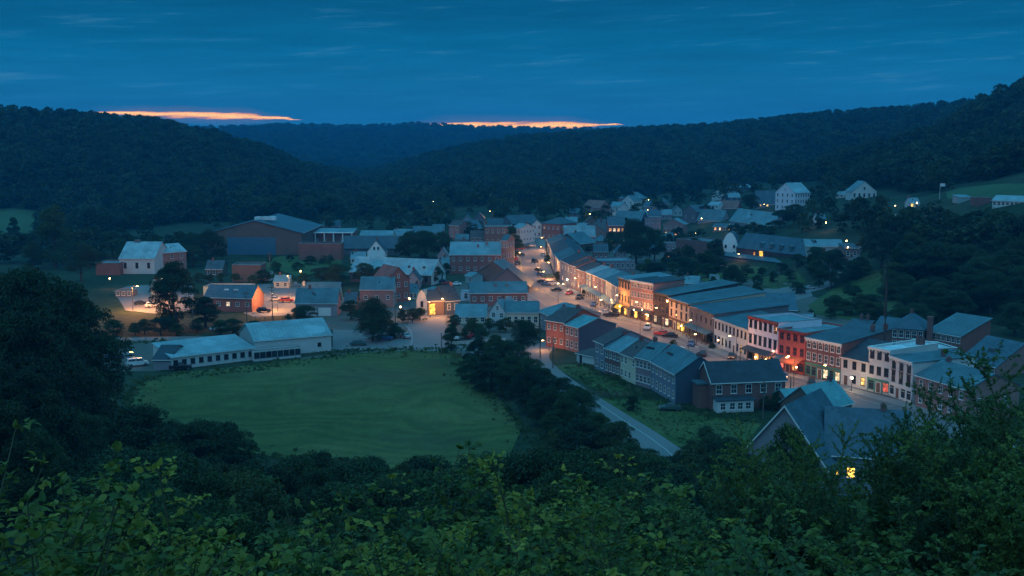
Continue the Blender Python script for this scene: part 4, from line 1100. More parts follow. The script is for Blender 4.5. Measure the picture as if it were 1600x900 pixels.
# white rounded house with the glowing doorway by the cross street
bld('chapel', 'white rounded gable house beside the glowing yellow doorway', (651, 491), (668, 492), 10, 470, ('arch', 3.4), WHITE, RLIGHT, cat='house', f=(2, 1, 0.8, 1.7), frame=FRD, oh=0.1)
gl = bld('house', 'brown house with glowing yellow doorway by the cross street', (669, 493), (694, 492), 9, 470, ('par', 2.8), BROWN, RDARK, cat='house')
add_window(gl['root'], 'f', gl['W'], 9, 1.3, 2.0, 1.9, 3.4, FRB, 'plain', LITB)
bld('house', 'dark blue house with steep roof next to the glowing doorway', (696, 492), (718, 490), 9, 470, ('par', 4.2), DBLUE, RDARK, f=(1, 2))
bld('house', 'small grey white house behind the parked cars in the yard', (720, 470), (736, 470), 6, 456, ('flat', 0.3), LILAC, RPALE, f=(1, 1), cat='house')
bld('hut', 'pale teal hut with reddish door beside the gabled houses', (727, 442), (738, 444), 5, 430, ('par', 1.2), TEALW, RLIGHT, cat='hut', door=('f', 0.7, FRR))
bld('house', 'pale gable house far up the valley above the dark trees', (762, 322), (772, 322), 8, 312, ('perp', 4.5), LILAC, RTEAL, cat='house')

# ------------------------------------------------------------------ big house below the overlook
H1 = bld('large_house', 'big slate blue roofed house below the overlook with one lit window', (1290, 772), (1418, 782), 13, 706, ('par', 'r636'), BLUEG, RBLUE, cat='house', f=(1, 5, 1.1, 1.5), lits=(('f', 0, 1, LITB), ('f', 0, 0, LITB)), frame=TRIM, oh=0.6)
H2 = bld('large_house', 'grey gabled wing of the big house with white eaves boards', (1160, 758), (1290, 784), 14, 706, ('perp', 'r634'), GREYW, RBLUE, cat='house', f=(1, 3, 1.1, 1.5), frame=TRIM, oh=0.7)
for i_, ax_ in ((H2, 'y'), (cot, 'x')):
    sp = i_['W'] if ax_ == 'y' else i_['D']; hh, rise_ = i_['h'], i_['rise']; o_ = 0.7 if ax_ == 'y' else 0.3
    sl_ = rise_ / (sp / 2)
    for s_ in (0, 1):
        a0, z0_, a1, z1_ = (-o_, hh - o_ * sl_, sp / 2, hh + rise_) if s_ == 0 else (sp + o_, hh - o_ * sl_, sp / 2, hh + rise_)
        mb = MB(); e_ = -o_ * 0.8 - 0.08 if ax_ == 'y' else -0.32
        mb.prism([(a0, z0_ - 0.14), (a1, z1_ - 0.14), (a1, z1_ + 0.20), (a0, z0_ + 0.20)], 'y' if ax_ == 'y' else 'x', e_, e_ + 0.07)
        mb.build('barge_board', TRIM, i_['roof'])
bld('brick_house', 'brown gabled house with bright teal roof behind the big house', (1280, 668), (1330, 655), 9, 640, ('par', 3.6), BROWN, RTEALB, cat='house', oh=0.4, r=None)
bld('brick_house', 'low teal roofed building at the street corner behind the big house', (1236, 650), (1290, 646), 9, 634, ('par', 2.2), BROWN, RTEALB, cat='house')

# ------------------------------------------------------------------ more small houses filling the far town
FILL = [
    ('low blue gabled house at the wood edge left of the street end', (722, 354), (738, 354), 8, 344, ('perp', 3.0), GREYW, RTEAL, (1, 2)),
    ('dark gabled house beside the low blue one at the wood edge', (741, 352), (757, 352), 8, 341, ('perp', 3.2), DGREY, RBLUE, (1, 2)),
    ('teal roofed house just above the top of the far row', (872, 374), (890, 374), 9, 363, ('par', 3.4), MAUVE, RTEAL, (2, 3)),
    ('pale roofed house squeezed between teal roofs above the far row', (895, 368), (914, 368.4), 9, 358, ('par', 3.2), GREYW, RLIGHT, (1, 3)),
    ('brown house with a dim porch below the red roofed house', (914, 360), (934, 360), 9, 348, ('perp', 3.4), BROWN, RBROWN, (2, 2)),
    ('slate roofed house half hidden under the teal gambrel roof', (934, 366), (952, 366), 9, 354, ('par', 3.8), BRICK, RSLATE, (2, 3)),
    ('white cottage with dark roof in the hill cluster', (952, 346), (968, 346), 8, 337, ('perp', 3.2), WHITE, RSLATE, (1, 2)),
    ('brick end house with blue roof beside the bright blue hipped roof', (1014, 350), (1032, 350), 9, 338, ('par', 3.4), PINKB, RBLUE, (2, 2)),
    ('low mauve house with pale roof on the rise', (1034, 344), (1050, 344), 8, 335, ('par', 2.8), MAUVE, RLIGHT, (1, 3)),
    ('teal roofed cottage behind the slate gabled house', (1052, 338), (1066, 338), 8, 329, ('perp', 3.0), TEALW, RTEAL, (1, 2)),
    ('dark hip roofed house among trees at the top of the rise', (1028, 326), (1046, 326), 9, 317, ('hip', 3.6), GREYW, RSLATE, (1, 3)),
    ('brick cottage beside the reddish house at the dark wood', (676, 370), (694, 370), 8, 360, ('par', 3.2), BRICK, RTEAL, (1, 3)),
    ('grey roofed house behind the dark flat roofed block', (762, 362), (786, 362), 9, 352, ('par', 3.6), MAUVE, RSLATE, (1, 3)),
    ('small cream house behind the white rounded gable house', (640, 468), (652, 468), 7, 457, ('par', 2.6), CREAM, RTEAL, (1, 2)),
    ('grey gabled house behind the brick gable in the middle of town', (634, 452), (656, 452), 9, 438, ('perp', 3.4), GREYW, RSLATE, (2, 2)),
    ('low brown house with pale roof between the copse and the pale roofed building', (690, 424), (703, 424), 9, 414, ('par', 2.8), BROWN, RLIGHT, (1, 2)),
    ('dim blue roofed house at the foot of the wood behind the arena', (505, 362), (530, 362), 9, 353, ('par', 3.2), GREYW, RBLUE, (1, 3)),
    ('light roofed cottage beside the garden trees of the terrace', (1010, 398), (1028, 398), 8, 388, ('par', 3.0), GREYW, RLIGHT, (1, 3)),
    ('mauve house with lit doorway below the pink brick house', (1034, 388), (1052, 388), 8, 374, ('par', 3.0), MAUVE, RTEAL, (2, 2)),
    ('white outhouse with flat roof behind the beige building', (1098, 462), (1116, 463), 6, 452, ('flat', 0.3), WHITE, RPALE, (1, 2)),
    ('pale blue shed behind the nearly black timber building', (1068, 452), (1090, 453), 8, 442, ('par', 2.2), TEALW, RLIGHT, (1, 2)),
    ('white walled cottage showing between the hillside trees above the barn', (1276, 352), (1290, 352), 7, 343, ('par', 2.6), WHITE, RTEAL, (1, 2)),
    ('grey bungalow with pale roof beside the small wooded lamp', (1386, 356), (1412, 356), 8, 348, ('par', 2.4), GREYW, RLIGHT, (1, 3)),
    ('brick cottage with slate roof on the near side behind the dark gabled house', (722, 412), (742, 412), 9, 401, ('par', 3.0), BRICK, RSLATE, (1, 3)),
    ('pale gabled cottage beside the copse near the brick building with pale blue roof', (684, 410), (700, 410), 8, 399, ('perp', 3.2), GREYW, RLIGHT, (1, 2)),
    ('mauve house with brown roof left of the dark flat roofed block', (735, 384), (756, 384), 9, 371, ('par', 3.2), MAUVE, RBROWN, (2, 3)),
    ('small teal roofed house behind the small reddish house', (712, 386), (732, 386), 8, 376, ('par', 3.0), GREYW, RTEAL, (1, 3)),
    ('dark roofed brick cottage in the trees behind the long low brown block', (928, 404), (950, 404), 9, 393, ('par', 3.2), BRICK, RSLATE, (1, 3)),
    ('blue roofed cottage in the trees right of the long low brown block', (962, 404), (980, 404), 8, 394, ('perp', 3.0), MAUVE, RBLUE, (1, 2)),
    ('teal hip roofed house below the house with orange lit windows', (930, 388), (950, 388), 9, 377, ('hip', 3.0), PINKB, RTEAL, (1, 3)),
    ('grey cottage with light roof at the wood edge right of the street end', (884, 356), (902, 356), 8, 347, ('par', 2.8), GREYW, RLIGHT, (1, 3)),
    ('dark cottage at the wood edge beyond the square brick block', (890, 342), (906, 342), 8, 333, ('par', 2.8), DGREY, RTEAL, (1, 2)),
    ('brick house with slate roof beside the garage house', (538, 486), (556, 486), 8, 474, ('par', 3.0), BRICK, RSLATE, (1, 2)),
    ('cream shed with pale roof at the back of the warm lit yard', (428, 450), (452, 450), 7, 440, ('par', 2.0), CREAM, RLIGHT, (1, 2)),
    ('teal roofed garage behind the brick house with dark blue roof', (590, 452), (606, 452), 7, 443, ('par', 2.2), TEALW, RTEAL, (1, 2)),
    ('brown house with slate roof among trees left of the windowless box', (322, 432), (348, 432), 8, 420, ('par', 3.0), BROWN, RSLATE, (1, 3)),
    ('low white house behind the red brick box and the metal roof', (548, 412), (570, 412), 8, 404, ('par', 2.6), WHITE, RLIGHT, (1, 3)),
]
for i, (lb, p0, p1, D_, top, rf, wl, rm_, ff) in enumerate(FILL):
    bld('house', lb, p0, p1, D_, top, rf, wl, rm_, f=ff, group='small houses of the far town', chim=[(0.3, 0.5, 0.9)] if i % 3 == 0 and rf[0] != 'flat' else [],
        lits=(('f', 0, i % 2, (LITO, LITW, LITY)[i % 3]),) if i % 4 == 2 or 'lit doorway' in lb else ())
# ------------------------------------------------------------------ trees and plants
BARK = mat('bark', (0.055, 0.045, 0.038), 0.95, 0, 0.4, 1.5)
LEAF = [foliage('leaf_dark', (0.016, 0.036, 0.015), (0.042, 0.078, 0.026)),
        foliage('leaf_mid', (0.024, 0.050, 0.017), (0.055, 0.098, 0.028)),
        foliage('leaf_olive', (0.038, 0.055, 0.018), (0.080, 0.100, 0.026)),
        foliage('leaf_conifer', (0.012, 0.030, 0.016), (0.028, 0.052, 0.026), 0.1)]
WOODS = foliage('woodland', (0.012, 0.030, 0.015), (0.068, 0.098, 0.034), 0.35)


def crown_arrays(seed, nblob, nleaf, leaf, shape='round', H=10.0, R=4.2, lo=0.22, rs=1.0, nd=0.8):
    """leaf clumps set on the skins of many boughs; returns verts, faces and bough centres"""
    g = np.random.default_rng(seed)
    cen, rad = [], []
    for i in range(nblob):
        if shape == 'conifer':
            t = (i + 0.5) / nblob; z = H * (0.12 + 0.86 * t); r = R * (1 - t) * 0.75
            a = i * 2.4; cen.append((math.cos(a) * r * 0.8, math.sin(a) * r * 0.8, z)); rad.append(max(0.35, R * 0.42 * (1 - t) + 0.3))
        else:
            t = g.uniform(0, 1) ** 0.8; z = H * (lo + (0.93 - lo) * t)
            prof = {'round': math.sin(PI * min(1, 0.18 + 0.80 * t)) ** 0.6, 'tall': (math.sin(PI * min(1, 0.15 + 0.82 * t)) ** 0.7) * 0.75,
                    'spread': math.sin(PI * min(1, 0.30 + 0.66 * t)) ** 0.5 * 1.15, 'bush': math.cos(t * PI / 2) ** 0.5}[shape]
            a = g.uniform(0, 2 * PI); r = R * prof * g.uniform(0.35, 0.80)
            cen.append((math.cos(a) * r, math.sin(a) * r, z)); rad.append(rs * R * g.uniform(0.24, 0.44) * (0.75 + 0.4 * prof))
    cen, rad = np.array(cen), np.array(rad)
    per = rad ** 2 / (rad ** 2).sum()
    bi = g.choice(nblob, nleaf, p=per)
    d = g.normal(size=(nleaf, 3)); d /= np.linalg.norm(d, axis=1)[:, None]
    d[:, 2] = np.where(d[:, 2] < -0.35, -d[:, 2] * 0.6, d[:, 2])
    k = g.uniform(0.62, 1.12, nleaf) ** 0.7
    flat = np.array([1, 1, 0.75])
    P = cen[bi] + d * (rad[bi] * k)[:, None] * flat
    P[:, 2] = np.maximum(P[:, 2], 0.03 * H if shape == 'bush' else 0.10 * H)
    nrm = d * nd + g.normal(size=(nleaf, 3)) * 0.85 + np.array([0, 0, 0.25]); nrm /= np.linalg.norm(nrm, axis=1)[:, None]
    tv = np.cross(nrm, g.normal(size=(nleaf, 3))); tv /= np.linalg.norm(tv, axis=1)[:, None]
    bv = np.cross(nrm, tv)
    s = leaf * g.uniform(0.55, 1.35, nleaf)[:, None]
    fold = nrm * s * g.uniform(-0.35, 0.1, nleaf)[:, None]
    V = np.stack([P - tv * s, P - bv * s * 0.62 + fold, P + tv * s, P + bv * s * 0.62 + fold], 1).reshape(-1, 3)
    F = np.arange(nleaf * 4).reshape(-1, 4)
    return V, F, cen


def trunk_mesh(name, seed, cen, H, r0, top=0.72):
    g = random.Random(seed); mb = MB()
    pts = [(0, 0, -0.8)]
    for k in range(1, 5): pts.append((g.uniform(-.2, .2), g.uniform(-.2, .2), H * top * k / 4))
    for k in range(4):
        mb.tube(pts[k], pts[k + 1], r0 * (1 - 0.2 * k) * (1.35 if k == 0 else 1), r0 * (1 - 0.2 * (k + 1)), 7)
    for c in cen:
        t = min(0.95, max(0.25, (c[2] - 0.12 * H) / (H * top)))
        q = pts[min(3, int(t * 4))]
        if q[2] < 0: q = (0, 0, 0.15 * H)
        if q[2] >= c[2]: q = (0, 0, c[2] * 0.7)
        m_ = ((q[0] + c[0]) / 2, (q[1] + c[1]) / 2, q[2] + (c[2] - q[2]) * 0.6)
        mb.tube(q, m_, r0 * 0.28, r0 * 0.18, 5); mb.tube(m_, c, r0 * 0.18, r0 * 0.05, 5)
    return mb.mesh(name, BARK)


KIND = {}


def tree_kind(key, seed, nblob, nleaf, leaf, shape, R, m, lo=0.22, r0=0.28, rs=1.0):
    V, F, cen = crown_arrays(seed, nblob, nleaf, leaf, shape, 10.0, R, lo, rs)
    KIND[key] = (fast_mesh('crown', V, F, [m]), trunk_mesh('trunk', seed, cen[:14], 10.0, r0) if shape != 'conifer' else trunk_mesh('trunk', seed, cen[:0], 10.0, 0.16, 0.92))


tree_kind('oak', 1, 26, 26000, 0.10, 'round', 4.6, LEAF[0])
tree_kind('oak2', 2, 34, 26000, 0.10, 'round', 4.2, LEAF[1])
tree_kind('oak3', 3, 24, 26000, 0.10, 'round', 5.2, LEAF[0], lo=0.16)
tree_kind('tall', 4, 28, 16000, 0.125, 'tall', 3.6, LEAF[0], lo=0.12)
tree_kind('tall2', 5, 24, 16000, 0.125, 'tall', 3.9, LEAF[1], lo=0.15)
tree_kind('big', 12, 110, 48000, 0.080, 'round', 4.4, LEAF[0], lo=0.10, r0=0.22, rs=0.50)
tree_kind('big2', 13, 120, 48000, 0.080, 'tall', 5.0, LEAF[0], lo=0.08, r0=0.22, rs=0.48)
tree_kind('spread', 6, 30, 16000, 0.12, 'spread', 5.0, LEAF[0], lo=0.28)
tree_kind('olive', 7, 24, 26000, 0.10, 'round', 4.6, LEAF[2], lo=0.14)
tree_kind('low', 8, 30, 14000, 0.19, 'bush', 6.4, LEAF[1], lo=0.05)
tree_kind('low2', 9, 26, 14000, 0.19, 'bush', 7.2, LEAF[0], lo=0.05)
tree_kind('low3', 10, 28, 14000, 0.19, 'bush', 6.0, LEAF[2], lo=0.05)
tree_kind('conifer', 11, 34, 6000, 0.17, 'conifer', 2.4, LEAF[3])
tree_kind('scrub', 21, 90, 30000, 0.105, 'round', 5.6, LEAF[0], lo=0.06, rs=0.52)
tree_kind('scrub2', 22, 80, 30000, 0.110, 'spread', 5.2, LEAF[1], lo=0.10, rs=0.55)
tree_kind('scrub3', 23, 100, 30000, 0.100, 'tall', 5.6, LEAF[1], lo=0.05, rs=0.50)
tree_kind('scrub4', 24, 70, 26000, 0.115, 'round', 5.0, LEAF[2], lo=0.08, rs=0.58)
tree_kind('egg', 25, 60, 26000, 0.115, 'tall', 6.4, LEAF[0], lo=0.06, rs=0.8)
RT = random.Random(5)


def tree(key, px, yb, ytop, label, group=None, wid=1.0, cat='tree', name=None):
    """yb: photo row of the foot (> 0) or minus the distance in metres"""
    P = G(px, yb) if yb > 0 else at(px, -yb)
    H = zat(P.y, ytop) - P.z
    H = max(1.5, H)
    s = H / 10.2
    nm = name or ('conifer_tree' if key == 'conifer' else 'bush' if key.startswith('low') else 'broadleaf_tree')
    rz = RT.uniform(0, 2 * PI)
    o = empty(nm, P, rz); o.scale = (s * wid, s * wid * RT.uniform(0.92, 1.08), s)
    tag(o, label, 'bush' if (key.startswith('low') and cat == 'tree') else cat, group)
    c, t = KIND[key]
    put('crown' if not key.startswith('low') else 'foliage', c, o)
    put('trunk' if not key.startswith('low') else 'stem', t, o)
    return o


FAR = []
# --- wood on the hills: one far-off mass
def woods():
    g = np.random.default_rng(77)
    Vs, Fs, var, n0 = [], [], [], 0
    shapes = [('round', 5.4, 0.05), ('round', 6.2, 0.05), ('tall', 5.8, 0.05), ('round', 4.8, 0.02), ('conifer', 2.6, 0.1), ('spread', 4.6, 0.1)]
    for k, (sh, R, lo) in enumerate(shapes):
        V, F, _ = crown_arrays(100 + k, 16 if sh != 'conifer' else 20, 520, 0.62 if sh != 'conifer' else 0.42, sh, 10.0, R, lo, 1.0, 0.35)
        Vs.append(V); Fs.append(F + n0); var.append(np.full(len(V), k)); n0 += len(V)
    # stands of trees, closer together nearby
    pts = []
    for (d0, d1, sp, hs) in ((560, 1000, 7.2, 1.15), (1000, 1650, 9.5, 1.40), (2050, 3350, 22.0, 2.1)):
        ns = int((d1 - d0) / sp)
        for i in range(ns):
            d = d0 + (i + 0.5) * sp
            nb_ = int(1.30 * d / sp)
            a = (np.arange(nb_) + 0.5) / nb_ * 1.30 - 0.65
            aa = a + g.uniform(-0.5, 0.5, nb_) * sp / d
            dd = d + g.uniform(-0.5, 0.5, nb_) * sp
            pts.append(np.stack([dd * np.sin(aa), dd * np.cos(aa), np.clip(g.lognormal(0, 0.24, nb_), 0.5, 1.4) * hs, np.full(nb_, d)], -1))
    p = np.concatenate(pts)
    z = terrain(p[:, 0], p[:, 1])
    u = 800 + FOC * p[:, 0] / p[:, 1]
    row = 450 - FOC * np.tan(np.arctan2(z - CAM_H, np.hypot(p[:, 0], p[:, 1])) + PITCH)     # where the foot would show
    keep = np.ones(len(p), bool)
    dist = np.hypot(p[:, 0], p[:, 1])
    # open ground: town, meadows
    keep &= ~((row > np.interp(u, [-200, 60, 300, 560, 700, 880, 1060, 1170, 1250, 1340, 1440, 1700], [372, 366, 342, 340, 322, 318, 300, 286, 282, 290, 298, 300])))
    keep &= ~((u < 66) & (row > 318) & (row < 372) & (dist < 900))
    keep &= ~((u > 1470) & (row > 283) & (row < 316) & (dist < 900))
    # a clearing or two on the middle hill
    keep &= ~(((u - 905) / 34) ** 2 + ((row - 262) / 6.0) ** 2 < 1)
    keep &= ~(((u - 770) / 36) ** 2 + ((row - 310) / 5.0) ** 2 < 1)
    p = np.concatenate([p[keep], np.array(FAR)]); z = terrain(p[:, 0], p[:, 1]); u = np.concatenate([u[keep], np.zeros(len(FAR))])
    n = len(p)
    pick = g.choice([0, 1, 2, 3, 5], n)
    con = (u > 1430) & (g.uniform(size=n) < 0.45) | (g.uniform(size=n) < 0.05)
    pick = np.where(con, 4, pick)
    V = np.concatenate(Vs + [np.stack([p[:, 0], p[:, 1], z - 0.5], -1)])
    me = fast_mesh('woods', V, np.concatenate(Fs), [WOODS])
    nv = len(V)
    def attr(nm, ty, arr):
        a = me.attributes.new(nm, ty, 'POINT'); a.data.foreach_set('value', np.ascontiguousarray(arr))
    attr('variant', 'INT', np.concatenate(var + [np.full(n, -1)]).astype(np.int32))
    attr('pick', 'INT', np.concatenate([np.full(n0, -2), pick]).astype(np.int32))
    attr('turn', 'FLOAT', np.concatenate([np.zeros(n0), g.uniform(0, 6.28, n)]).astype(np.float32))
    attr('size', 'FLOAT', np.concatenate([np.ones(n0), p[:, 2]]).astype(np.float32))
    o = put('woods', me); tag(o, 'dark broadleaf woodland covering the hills and filling the gaps between the farther houses', 'woodland', kind='stuff')
    ng = bpy.data.node_groups.new('woods', 'GeometryNodeTree')
    ng.interface.new_socket('Geometry', in_out='INPUT', socket_type='NodeSocketGeometry')
    ng.interface.new_socket('Geometry', in_out='OUTPUT', socket_type='NodeSocketGeometry')
    N = ng.nodes; L = ng.links
    gi, go = N.new('NodeGroupInput'), N.new('NodeGroupOutput'); jn = N.new('GeometryNodeJoinGeometry')
    def named(nm, ty):
        a = N.new('GeometryNodeInputNamedAttribute'); a.data_type = ty; a.inputs['Name'].default_value = nm
        return [s for s in a.outputs if s.enabled and s.name == 'Attribute'][0]
    va, pk, tu, si = named('variant', 'INT'), named('pick', 'INT'), named('turn', 'FLOAT'), named('size', 'FLOAT')
    def eq(a, k):
        c = N.new('FunctionNodeCompare'); c.data_type = 'INT'; c.operation = 'EQUAL'
        L.new(a, c.inputs[2]); c.inputs[3].default_value = k
        return c.outputs[0]
    rot = N.new('ShaderNodeCombineXYZ'); L.new(tu, rot.inputs[2])
    for k in range(len(shapes)):
        s1 = N.new('GeometryNodeSeparateGeometry'); L.new(gi.outputs[0], s1.inputs[0]); L.new(eq(va, k), s1.inputs[1])
        s2 = N.new('GeometryNodeSeparateGeometry'); L.new(gi.outputs[0], s2.inputs[0]); L.new(eq(pk, k), s2.inputs[1])
        ip = N.new('GeometryNodeInstanceOnPoints')
        L.new(s2.outputs[0], ip.inputs['Points']); L.new(s1.outputs[0], ip.inputs['Instance'])
        L.new(rot.outputs[0], ip.inputs['Rotation']); L.new(si, ip.inputs['Scale'])
        L.new(ip.outputs[0], jn.inputs[0])
    L.new(jn.outputs[0], go.inputs[0])
    md = o.modifiers.new('woods', 'NODES'); md.node_group = ng
    print('woods trees:', n)

# ------------------------------------------------------------------ single trees of note
tree('egg', 582, 533, 464, 'big round dark tree standing alone beside the lot by the cross street', wid=0.95)
tree('scrub3', 274, 516, 403, 'tall dense dark tree with feathery outline behind the works', wid=0.82)
tree('tall', 322, 512, 462, 'lower bushy tree at the foot of the tall feathery tree', wid=1.5)
tree('oak3', 994, 412, 343, 'large round dark tree in the middle of the town beyond the townhouses', wid=1.05)
tree('oak2', 1022, 408, 357, 'smaller round tree leaning against the large dark one beyond the townhouses', wid=0.9)
tree('oak', 818, 560, 497, 'leafy dark tree in front of the cream cottage', wid=1.0)
tree('tall2', 88, 420, 316, 'tall round topped tree rising over the left edge of town', wid=0.85)
tree('tall', 22, 385, 338, 'slim dark tree at the edge of the pale meadow', wid=0.7)
tree('oak', 128, 440, 376, 'dark round tree beside the low red brick shed', wid=1.0)
tree('oak2', 176, 400, 360, 'olive tree behind the white factory', wid=1.1)
tree('oak3', 330, 412, 360, 'dark broad tree at the corner of the arena hall', wid=1.0)
tree('oak', 302, 402, 362, 'dark tree between the pink building and the arena hall', wid=1.0)
tree('oak3', 640, 404, 362, 'broad dark tree heading the copse behind the pale metal roof', wid=1.2)
tree('oak', 664, 402, 358, 'dark tree in the middle of the copse behind the pale metal roof', wid=1.1)
tree('oak2', 690, 404, 362, 'dark tree at the street end of the copse behind the pale metal roof', wid=1.2)
tree('oak3', 530, 446, 412, 'round bushy tree before the long pale metal roof', wid=1.5)
tree('oak', 504, 444, 416, 'low round tree beside the bushy one before the pale metal roof', wid=1.6)
tree('oak2', 570, 444, 410, 'small leafy tree against the long pale metal roof', wid=1.3)
tree('tall2', 592, 448, 415, 'thin dark tree between the pale roof and the brick gable', wid=0.8)
tree('oak', 476, 508, 476, 'small shrubby tree in front of the garage house', wid=1.4)
tree('oak2', 548, 500, 468, 'leafy tree beside the garage house', wid=1.2)
tree('tall', 798, 396, 352, 'dark street tree at the left kerb up the street', wid=1.1)
tree('tall2', 806, 404, 368, 'dark street tree below the long white house', wid=1.2)
tree('oak', 1172, 332, 302, 'round olive tree above the long bright blue roof', wid=1.3)
tree('oak2', 1240, 352, 318, 'round tree in front of the tall stone building', wid=1.4)
tree('oak3', 1218, 356, 328, 'bushy tree beside the end of the long bright blue roof', wid=1.2)
tree('oak', 1275, 416, 384, 'dark tree in front of the barn annex', wid=1.3)
tree('oak3', 1292, 432, 392, 'large bushy tree between the annex and the hill lane', wid=1.1)
tree('oak2', 1246, 416, 396, 'small bushy tree in front of the barn end', wid=1.5)
tree('oak', 1378, 420, 356, 'dark broad tree above the hill lane', wid=1.1)
tree('olive', 1396, 455, 410, 'olive green tree on the slope above the meadow path', wid=1.4)
tree('oak', 852, 344, 318, 'dark tree rising behind the square brick block', wid=1.3)

# --- belts and hillside woods, individually
def belt(label, group, items, keys, wid=1.0, jit=0.18):
    for i, (px, yb, yt) in enumerate(items):
        tree(keys[i % len(keys)], px, yb, yt, label, group, wid * RT.uniform(1 - jit, 1 + jit))


def scatter(label, group, x0, x1, n, yb0, yb1, hpx, keys, seed, wid=1.0, jit=0.25):
    """n trees between two photo columns, feet between two rows, hpx tall on the photo"""
    g = random.Random(seed)
    for i in range(n):
        t = (i + 0.5 + g.uniform(-0.4, 0.4)) / n
        px = x0 + (x1 - x0) * t
        yb = yb0 + (yb1 - yb0) * g.random() if not callable(yb0) else yb0(t) + g.uniform(-4, 4)
        if yb < 412:
            P = G(px, yb); FAR.append((P.x, P.y, (zat(P.y, yb - hpx * g.uniform(1 - jit, 1 + jit)) - P.z) / 9.6, 0)); continue
        tree(keys[g.randrange(len(keys))], px, yb, yb - hpx * g.uniform(1 - jit, 1 + jit), label, group, wid * g.uniform(0.85, 1.2))


OAKS = ['oak', 'oak2', 'oak3', 'tall2', 'scrub', 'scrub3']
belt('dense dark tree in the belt between the field and the lane', 'trees between the field and the lane',
     [(748, 580, 528), (776, 588, 520), (738, 600, 552), (768, 612, 548), (798, 622, 552), (826, 606, 556), (822, 645, 575), (850, 640, 572), (850, 664, 600), (880, 652, 588), (884, 680, 612), (902, 668, 602), (796, 590, 530), (860, 690, 640)],
     ['scrub', 'scrub3', 'scrub2'], 1.05)
belt('leafy hedge tree at the near end of the lane', 'trees at the near end of the lane',
     [(930, 720, 640), (960, 735, 655), (905, 735, 652), (985, 760, 690), (870, 735, 668), (1010, 770, 700), (1052, -152, 708), (1092, -150, 692), (1130, -150, 684), (1015, -140, 704), (1072, -130, 718), (1120, -125, 704), (1165, -140, 712), (975, -145, 690), (1040, -118, 722)], ['scrub3', 'scrub4', 'scrub'], 1.1)
_g = random.Random(41)
BANK = []
for (d_, n_, x0_, x1_, base) in ((158, 7, 215, 360, 664), (138, 11, 230, 760, 704), (118, 12, 180, 850, 716), (100, 12, 160, 930, 732), (84, 12, 180, 1010, 756), (66, 11, 200, 1080, 790)):
    for k_ in range(n_):
        t_ = (k_ + 0.5 + _g.uniform(-.35, .35)) / n_
        px_ = x0_ + (x1_ - x0_) * t_
        dip = 0.0
        if px_ > 700: dip = -min(40, (px_ - 700) * 0.20)
        if px_ < 330: dip = -min(40, (330 - px_) * 0.28)
        BANK.append((px_, -d_ * _g.uniform(0.96, 1.04), base + dip + _g.uniform(-12, 26)))
belt('dark bushy tree on the bank below the field', 'bushy trees on the bank below the field', BANK, ['scrub', 'scrub2', 'scrub3', 'scrub4', 'scrub', 'scrub3'], 0.92, 0.3)
belt('tall dark oak in the grove at the left of the field', 'oaks left of the field',
     [(0, -190, 412), (52, -180, 400), (84, -185, 412), (122, -190, 448), (-50, -175, 430), (57, -150, 470), (20, -150, 470), (100, -160, 520), (132, -170, 562), (-20, -130, 520), (50, -130, 560), (82, -130, 596), (122, -140, 628), (162, -150, 640), (0, -105, 610), (67, -105, 660), (-70, -115, 520)],
     ['big', 'big2'], 0.85)
scatter('bushy tree in the line behind the left grove', 'trees behind the left grove', 0, 150, 12, 395, 425, 42, OAKS, 11, 1.15)
scatter('dark tree in the line behind the white factory', 'trees behind the white factory', 130, 330, 12, 378, 400, 30, OAKS, 12, 1.3)
scatter('low tree along the road behind the works', 'trees along the road behind the works', 170, 400, 9, 518, 526, 22, OAKS + ['olive'], 13, 1.5)
scatter('dark tree beyond the arena hall', 'trees beyond the arena hall', 330, 700, 26, 338, 366, 30, OAKS, 14, 1.3)
scatter('tree in the wood edge at the end of the valley', 'trees at the end of the valley', 640, 920, 26, 318, 346, 27, OAKS, 15, 1.3)
scatter('tree among the houses climbing the hill', 'trees among the hill houses', 880, 1110, 22, 305, 345, 22, OAKS, 16, 1.2)
scatter('tree behind the upper houses', 'trees behind the upper houses', 1040, 1330, 20, 296, 318, 26, OAKS, 17, 1.3)
scatter('hedge tree below the long bright blue roof', 'hedge below the long bright blue roof', 1140, 1212, 9, 364, 368, 17, OAKS, 18, 1.4)
scatter('tree along the terrace wall by the brown flat roofed building', 'trees along the terrace', 1035, 1130, 12, 402, 428, 28, OAKS, 19, 1.2)
scatter('tree in the gardens between the two big round trees and the terrace', 'garden trees', 1000, 1160, 12, 420, 440, 24, OAKS + ['olive'], 20, 1.3)
scatter('tree in the wood on the slope below the farmhouse', 'trees below the farmhouse', 1250, 1480, 22, 338, 374, 28, OAKS, 21, 1.25)
scatter('tree in the wood on the slope above the far row', 'trees on the slope above the street', 1385, 1610, 26, 372, 440, 52, OAKS + ['olive', 'olive'], 22, 1.2)
scatter('tree low on the slope behind the brick hall', 'trees behind the brick hall', 1400, 1640, 20, 450, 525, 56, OAKS + ['olive', 'olive'], 23, 1.25)
scatter('bush on the grassy slope below the hill lane', 'bushes on the grassy slope', 1290, 1430, 12, 462, 505, 26, ['olive', 'low3', 'oak2'], 24, 1.3)
scatter('bush beside the lane and the rough lawn', 'bushes on the rough lawn', 1070, 1150, 4, 690, 720, 34, ['olive', 'oak2', 'low3'], 25, 1.3)
scatter('shrub behind the long row of shops', 'shrubs behind the shops', 1170, 1330, 9, 446, 506, 16, ['low', 'low2', 'olive'], 26, 1.0)
scatter('shrub in the gardens by the cross street', 'shrubs by the cross street', 560, 660, 8, 500, 528, 20, ['low', 'olive', 'low2'], 27, 1.0)
scatter('garden shrub before the pale cottages', 'shrubs before the pale cottages', 708, 792, 8, 512, 538, 22, ['olive', 'low', 'oak2'], 28, 1.1)
